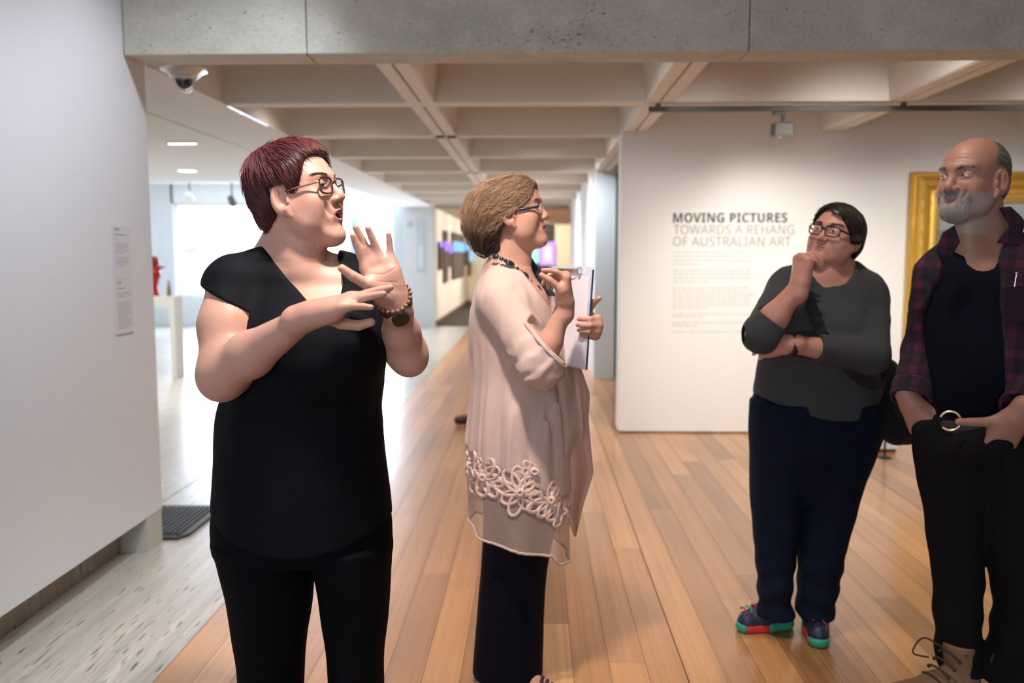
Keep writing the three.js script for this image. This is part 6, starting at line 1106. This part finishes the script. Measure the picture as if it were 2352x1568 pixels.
    const pen = P(2333, 640, 2.55); mesh('pen', put(mergeG([tube([P(2335, 628, 2.535), P(2330, 658, 2.535)], .0022, 4, 8), new THREE.SphereGeometry(.005, 12, 8).translate(P(2335, 628, 2.535).x, P(2335, 628, 2.535).y, P(2335, 628, 2.535).z)])), M.chrome, t);
    mesh('shirt_pocket', put((() => { const a = P(2300, 740, 2.56), b = P(2400, 655, 2.56); return rbox(b.x - a.x, b.y - a.y, .008, .003, (a.x + b.x) / 2, (a.y + b.y) / 2, a.z + .004); })()), plaidMat, shirt); }
  const Tr = new Field(); Tr.amp = .012; Tr.u(legR).u(legL, .012).u(loft(D, [[1165, 2160, 2380, .06], [1100, 2125, 2405, .115], [1040, 2106, 2410, .14], [985, 2108, 2402, .142], [935, 2114, 2398, .140]]), .02);
  Tr.u(cone(hR.L(.085, -.005, 0), hR.L(.15, 0, 0), .043, .04), .03).u(cone(hL.L(.090, -.012, .002), hL.L(.150, -.055, .010), .050, .050), .03);
  Tr.i((x, y, z) => .09 - y); Tr.disp = (x, y, z) => folds(.004, 9, 6, 9, 5)(x, y, z) + .007 * sstep(.62, .2, y) * Math.sin(y * 42 + 4 * noise(x * 6, y * 4, z * 6)) * (.5 + .5 * noise(x * 5, y * 9, z * 5));
  mesh('jeans', put(polygonize(Tr, [a0.x, .05, -3.0], [a1.x + .06, P(0, 935, D).y, -2.35], .0065)), cloth(.008, .0075, .009, { roughness: .95, sheen: .04, specularIntensity: .25 }), t);
  { const y = P(0, 958, D).y, ring = []; for (let k = 0; k < 40; k++) { const s = torso.sec(y), a = k / 40 * 6.2832; ring.push(V(s[1] + (s[2] + .004) * Math.cos(a), y, s[4] + (s[3] + .010) * Math.sin(a))); } const g = tube(ring, .006, 120, 8, true), p = g.attributes.position; for (let i = 0; i < p.count; i++) p.setY(i, y + (p.getY(i) - y) * 3.4); g.computeVertexNormals();
    const belt = mesh('belt', put(g), std({ color: new THREE.Color(.012, .010, .010), roughness: .55 }), t); const bp = P(2183, 966, 2.56), b = new THREE.TorusGeometry(.028, .0038, 10, 36, 5.2); b.rotateZ(-2.4); b.rotateY(-.35); b.translate(bp.x, bp.y, bp.z); mesh('buckle', put(b), std({ color: new THREE.Color(.75, .62, .38), roughness: .3, metalness: .9 }), belt); }
  const boot = (heel, toe, s0) => {
    const s = group('boot', [0, 0, 0], t), L = Math.hypot(toe.x - heel.x, toe.z - heel.z), f = V((toe.x - heel.x) / L, 0, (toe.z - heel.z) / L), c = V(f.z, 0, -f.x), W = (a, y, b) => V(heel.x + f.x * a + c.x * b, y, heel.z + f.z * a + c.z * b);
    const tan = phys({ color: new THREE.Color(.22, .125, .065), roughness: .8, bumpMap: plasterBump, bumpScale: .0008 });
    const U = new Field(); U.u(cone(W(.05, .07, 0), W(.14, .065, 0), .050, .050)).u(cone(W(.14, .06, 0), W(L - .05, .052, 0), .050, .046), .03).u(cone(W(.055, .08, 0), W(.065, .20, 0), .047, .050), .03).s(cone(W(.065, .23, 0), W(.065, .26, 0), .044, .046), .008).i((x, y) => .028 - y).i((x, y) => y - .205);
    const lo = [Math.min(heel.x, toe.x) - .08, 0, Math.min(heel.z, toe.z) - .08], hi = [Math.max(heel.x, toe.x) + .08, .24, Math.max(heel.z, toe.z) + .08];
    U.amp = .002; U.disp = folds(.0015, 30, 30, 30, 2);
    mesh('boot_upper', put(polygonize(U, lo, hi, .005)), tan, s);
    const S = new Field(); S.u(cone(W(.045, .02, 0), W(.13, .02, 0), .056, .052)).u(cone(W(.13, .02, 0), W(L - .05, .02, 0), .054, .053), .03).i((x, y) => .002 - y).i((x, y) => y - .034, .004); mesh('boot_sole', put(polygonize(S, lo, hi, .006)), std({ color: new THREE.Color(.05, .035, .025), roughness: .8 }), s);
    const lc = std({ color: new THREE.Color(.06, .035, .02), roughness: .8 }); for (let k = 0; k < 5; k++) { const a = .175 - k * .020, y = .110 + k * .022; mesh('lace', put(tube([W(a - .012, y - .016, -.040), W(a + .004, y + .004, -.016), W(a + .002, y + .006, .016), W(a - .012, y - .012, .040)], .0035, 14, 6)), lc, s); for (const q of [-1, 1]) { const e = new THREE.SphereGeometry(.0062, 10, 8), w = W(a - .013, y - .014, q * .042); e.translate(w.x, w.y, w.z); mesh('eyelet', put(e), lc, s); } }
    mesh('lace_bow', put(tube([W(.12, .19, -.01), W(.17, .215, -.04), W(.19, .16, -.06), W(.15, .15, -.035)], .003, 20, 6)), lc, s);
  };
  const gp = (u, v) => { const r = P(u, v, 1), k = EYE / (EYE - r.y); return V(r.x * k, 0, -k); };
  boot(gp(2236, 1610), gp(2030, 1645)); boot(P(2370, 1660, 2.72).setY(0), P(2270, 1700, 2.50).setY(0));
}
// ------------------------------------------------------------------ someone farther back, almost wholly behind the woman in pink
{
  const D = 7.3, base = P(1135, 800, D); base.y = 0;
  const t = tag(group('person', base.toArray()), 'person in dark clothes hidden behind the woman in pink, one brown shoe showing', 'person');
  const put = (g) => g.translate(-base.x, 0, -base.z), H = headFrame(P(1140, 546, D), 40, 0, 0, 1);
  const torso = loft(D, [[800, 1102, 1184, .13], [740, 1104, 1186, .13], [690, 1112, 1192, .13], [640, 1114, 1200, .12], [605, 1116, 1202, .10], [592, 1125, 1186, .07]]);
  const F = new Field(); F.u(grow(torso, -.012)); F.u(cone(P(1138, 600, D), H.W(0, -.04, -.02), .055, .05), .04); headField(F, H);
  const SA = P(1128, 622, D), EA = P(1102, 735, D - .02), WA = P(1097, 815, D - .1), SB = P(1180, 616, D), EB = P(1186, 700, D - .02), WB = P(1180, 770, D - .1);
  F.u(cone(SA, EA, .05, .042), .03).u(cone(EA, WA, .04, .028), .02).u(cone(SB, EB, .05, .042), .03).u(cone(EB, WB, .04, .028), .02);
  const h1 = hand(F, { wrist: WA, dir: V(.25, -1, .1), thumb: V(.2, 0, 1), palm: V(1, 0, 0), curl: [[20, 25, 15], [22, 25, 15], [24, 25, 15], [26, 25, 15]] }), h2 = hand(F, { wrist: WB, dir: V(0, -1, .1), thumb: V(-.2, 0, 1), palm: V(-1, 0, 0), curl: [[20, 25, 15], [22, 25, 15], [24, 25, 15], [26, 25, 15]] });
  const l1 = cone(P(1114, 790, D), P(1106, 955, D), .085, .055), l2 = cone(P(1162, 790, D), P(1166, 955, D), .085, .055); F.u(grow(l1, -.012), .03).u(grow(l2, -.012), .03);
  const a0 = P(1060, 985, D), a1 = P(1215, 500, D), hb = headBox(H);
  skinBody(t, put, F, skinColor(H, [.5, .27, .2]), [a0.x, 0, -D - .3], [a1.x, P(0, 600, D).y, -D + .35], .011, [[hb, .004], [h1.box, .004], [h2.box, .004]]);
  const S = new Field(); S.u(grow(torso, .008)).u(cone(SA, EA, .062, .052), .03).u(cone(EA, EA.clone().lerp(WA, .8), .052, .04), .02).u(cone(SB, EB, .062, .052), .03).u(cone(EB, EB.clone().lerp(WB, .8), .052, .04), .02); S.s(cone(P(1138, 600, D), P(1140, 560, D), .06, .08), .01);
  mesh('shirt', put(polygonize(S, [a0.x, P(0, 810, D).y, -D - .3], [a1.x, P(0, 580, D).y, -D + .3], .012)), cloth(.012, .018, .035), t);
  const Tr = new Field(); Tr.u(l1).u(l2, .02).u(loft(D, [[810, 1098, 1180, .125], [775, 1100, 1178, .125]]), .03); mesh('trousers', put(polygonize(Tr, [a0.x, .03, -D - .3], [a1.x, P(0, 770, D).y, -D + .3], .012)), cloth(.20, .16, .12), t);
  for (const [x, dx] of [[1100, -.17], [1166, .05]]) { const c = P(x, 960, D), s = new Field(); s.u(cone(V(c.x, .05, c.z), V(c.x + dx, .042, c.z + .06), .045, .038)).i((x_, y) => .004 - y); mesh('shoe', put(polygonize(s, [c.x - .26, 0, c.z - .1], [c.x + .2, .12, c.z + .2], .007)), std({ color: new THREE.Color(.06, .022, .014), roughness: .5 }), t); }
  const cap = new Field(); cap.u(H.f(ell(V(0, .040, -.022), [.083, .093, .105]))); cap.i((x, y, z) => { const [a, c, d] = H.inv(x, y, z); return -Math.min(c > .07 ? .09 - d : .01 - d, c + .06); }, .005); mesh('hair', put(polygonize(cap, headBox(H, .04)[0], headBox(H, .04)[1], .006, { color: () => [.03, .02, .014] })), hairMat, t);
}
shade(scene);
renderer.render(scene, camera);
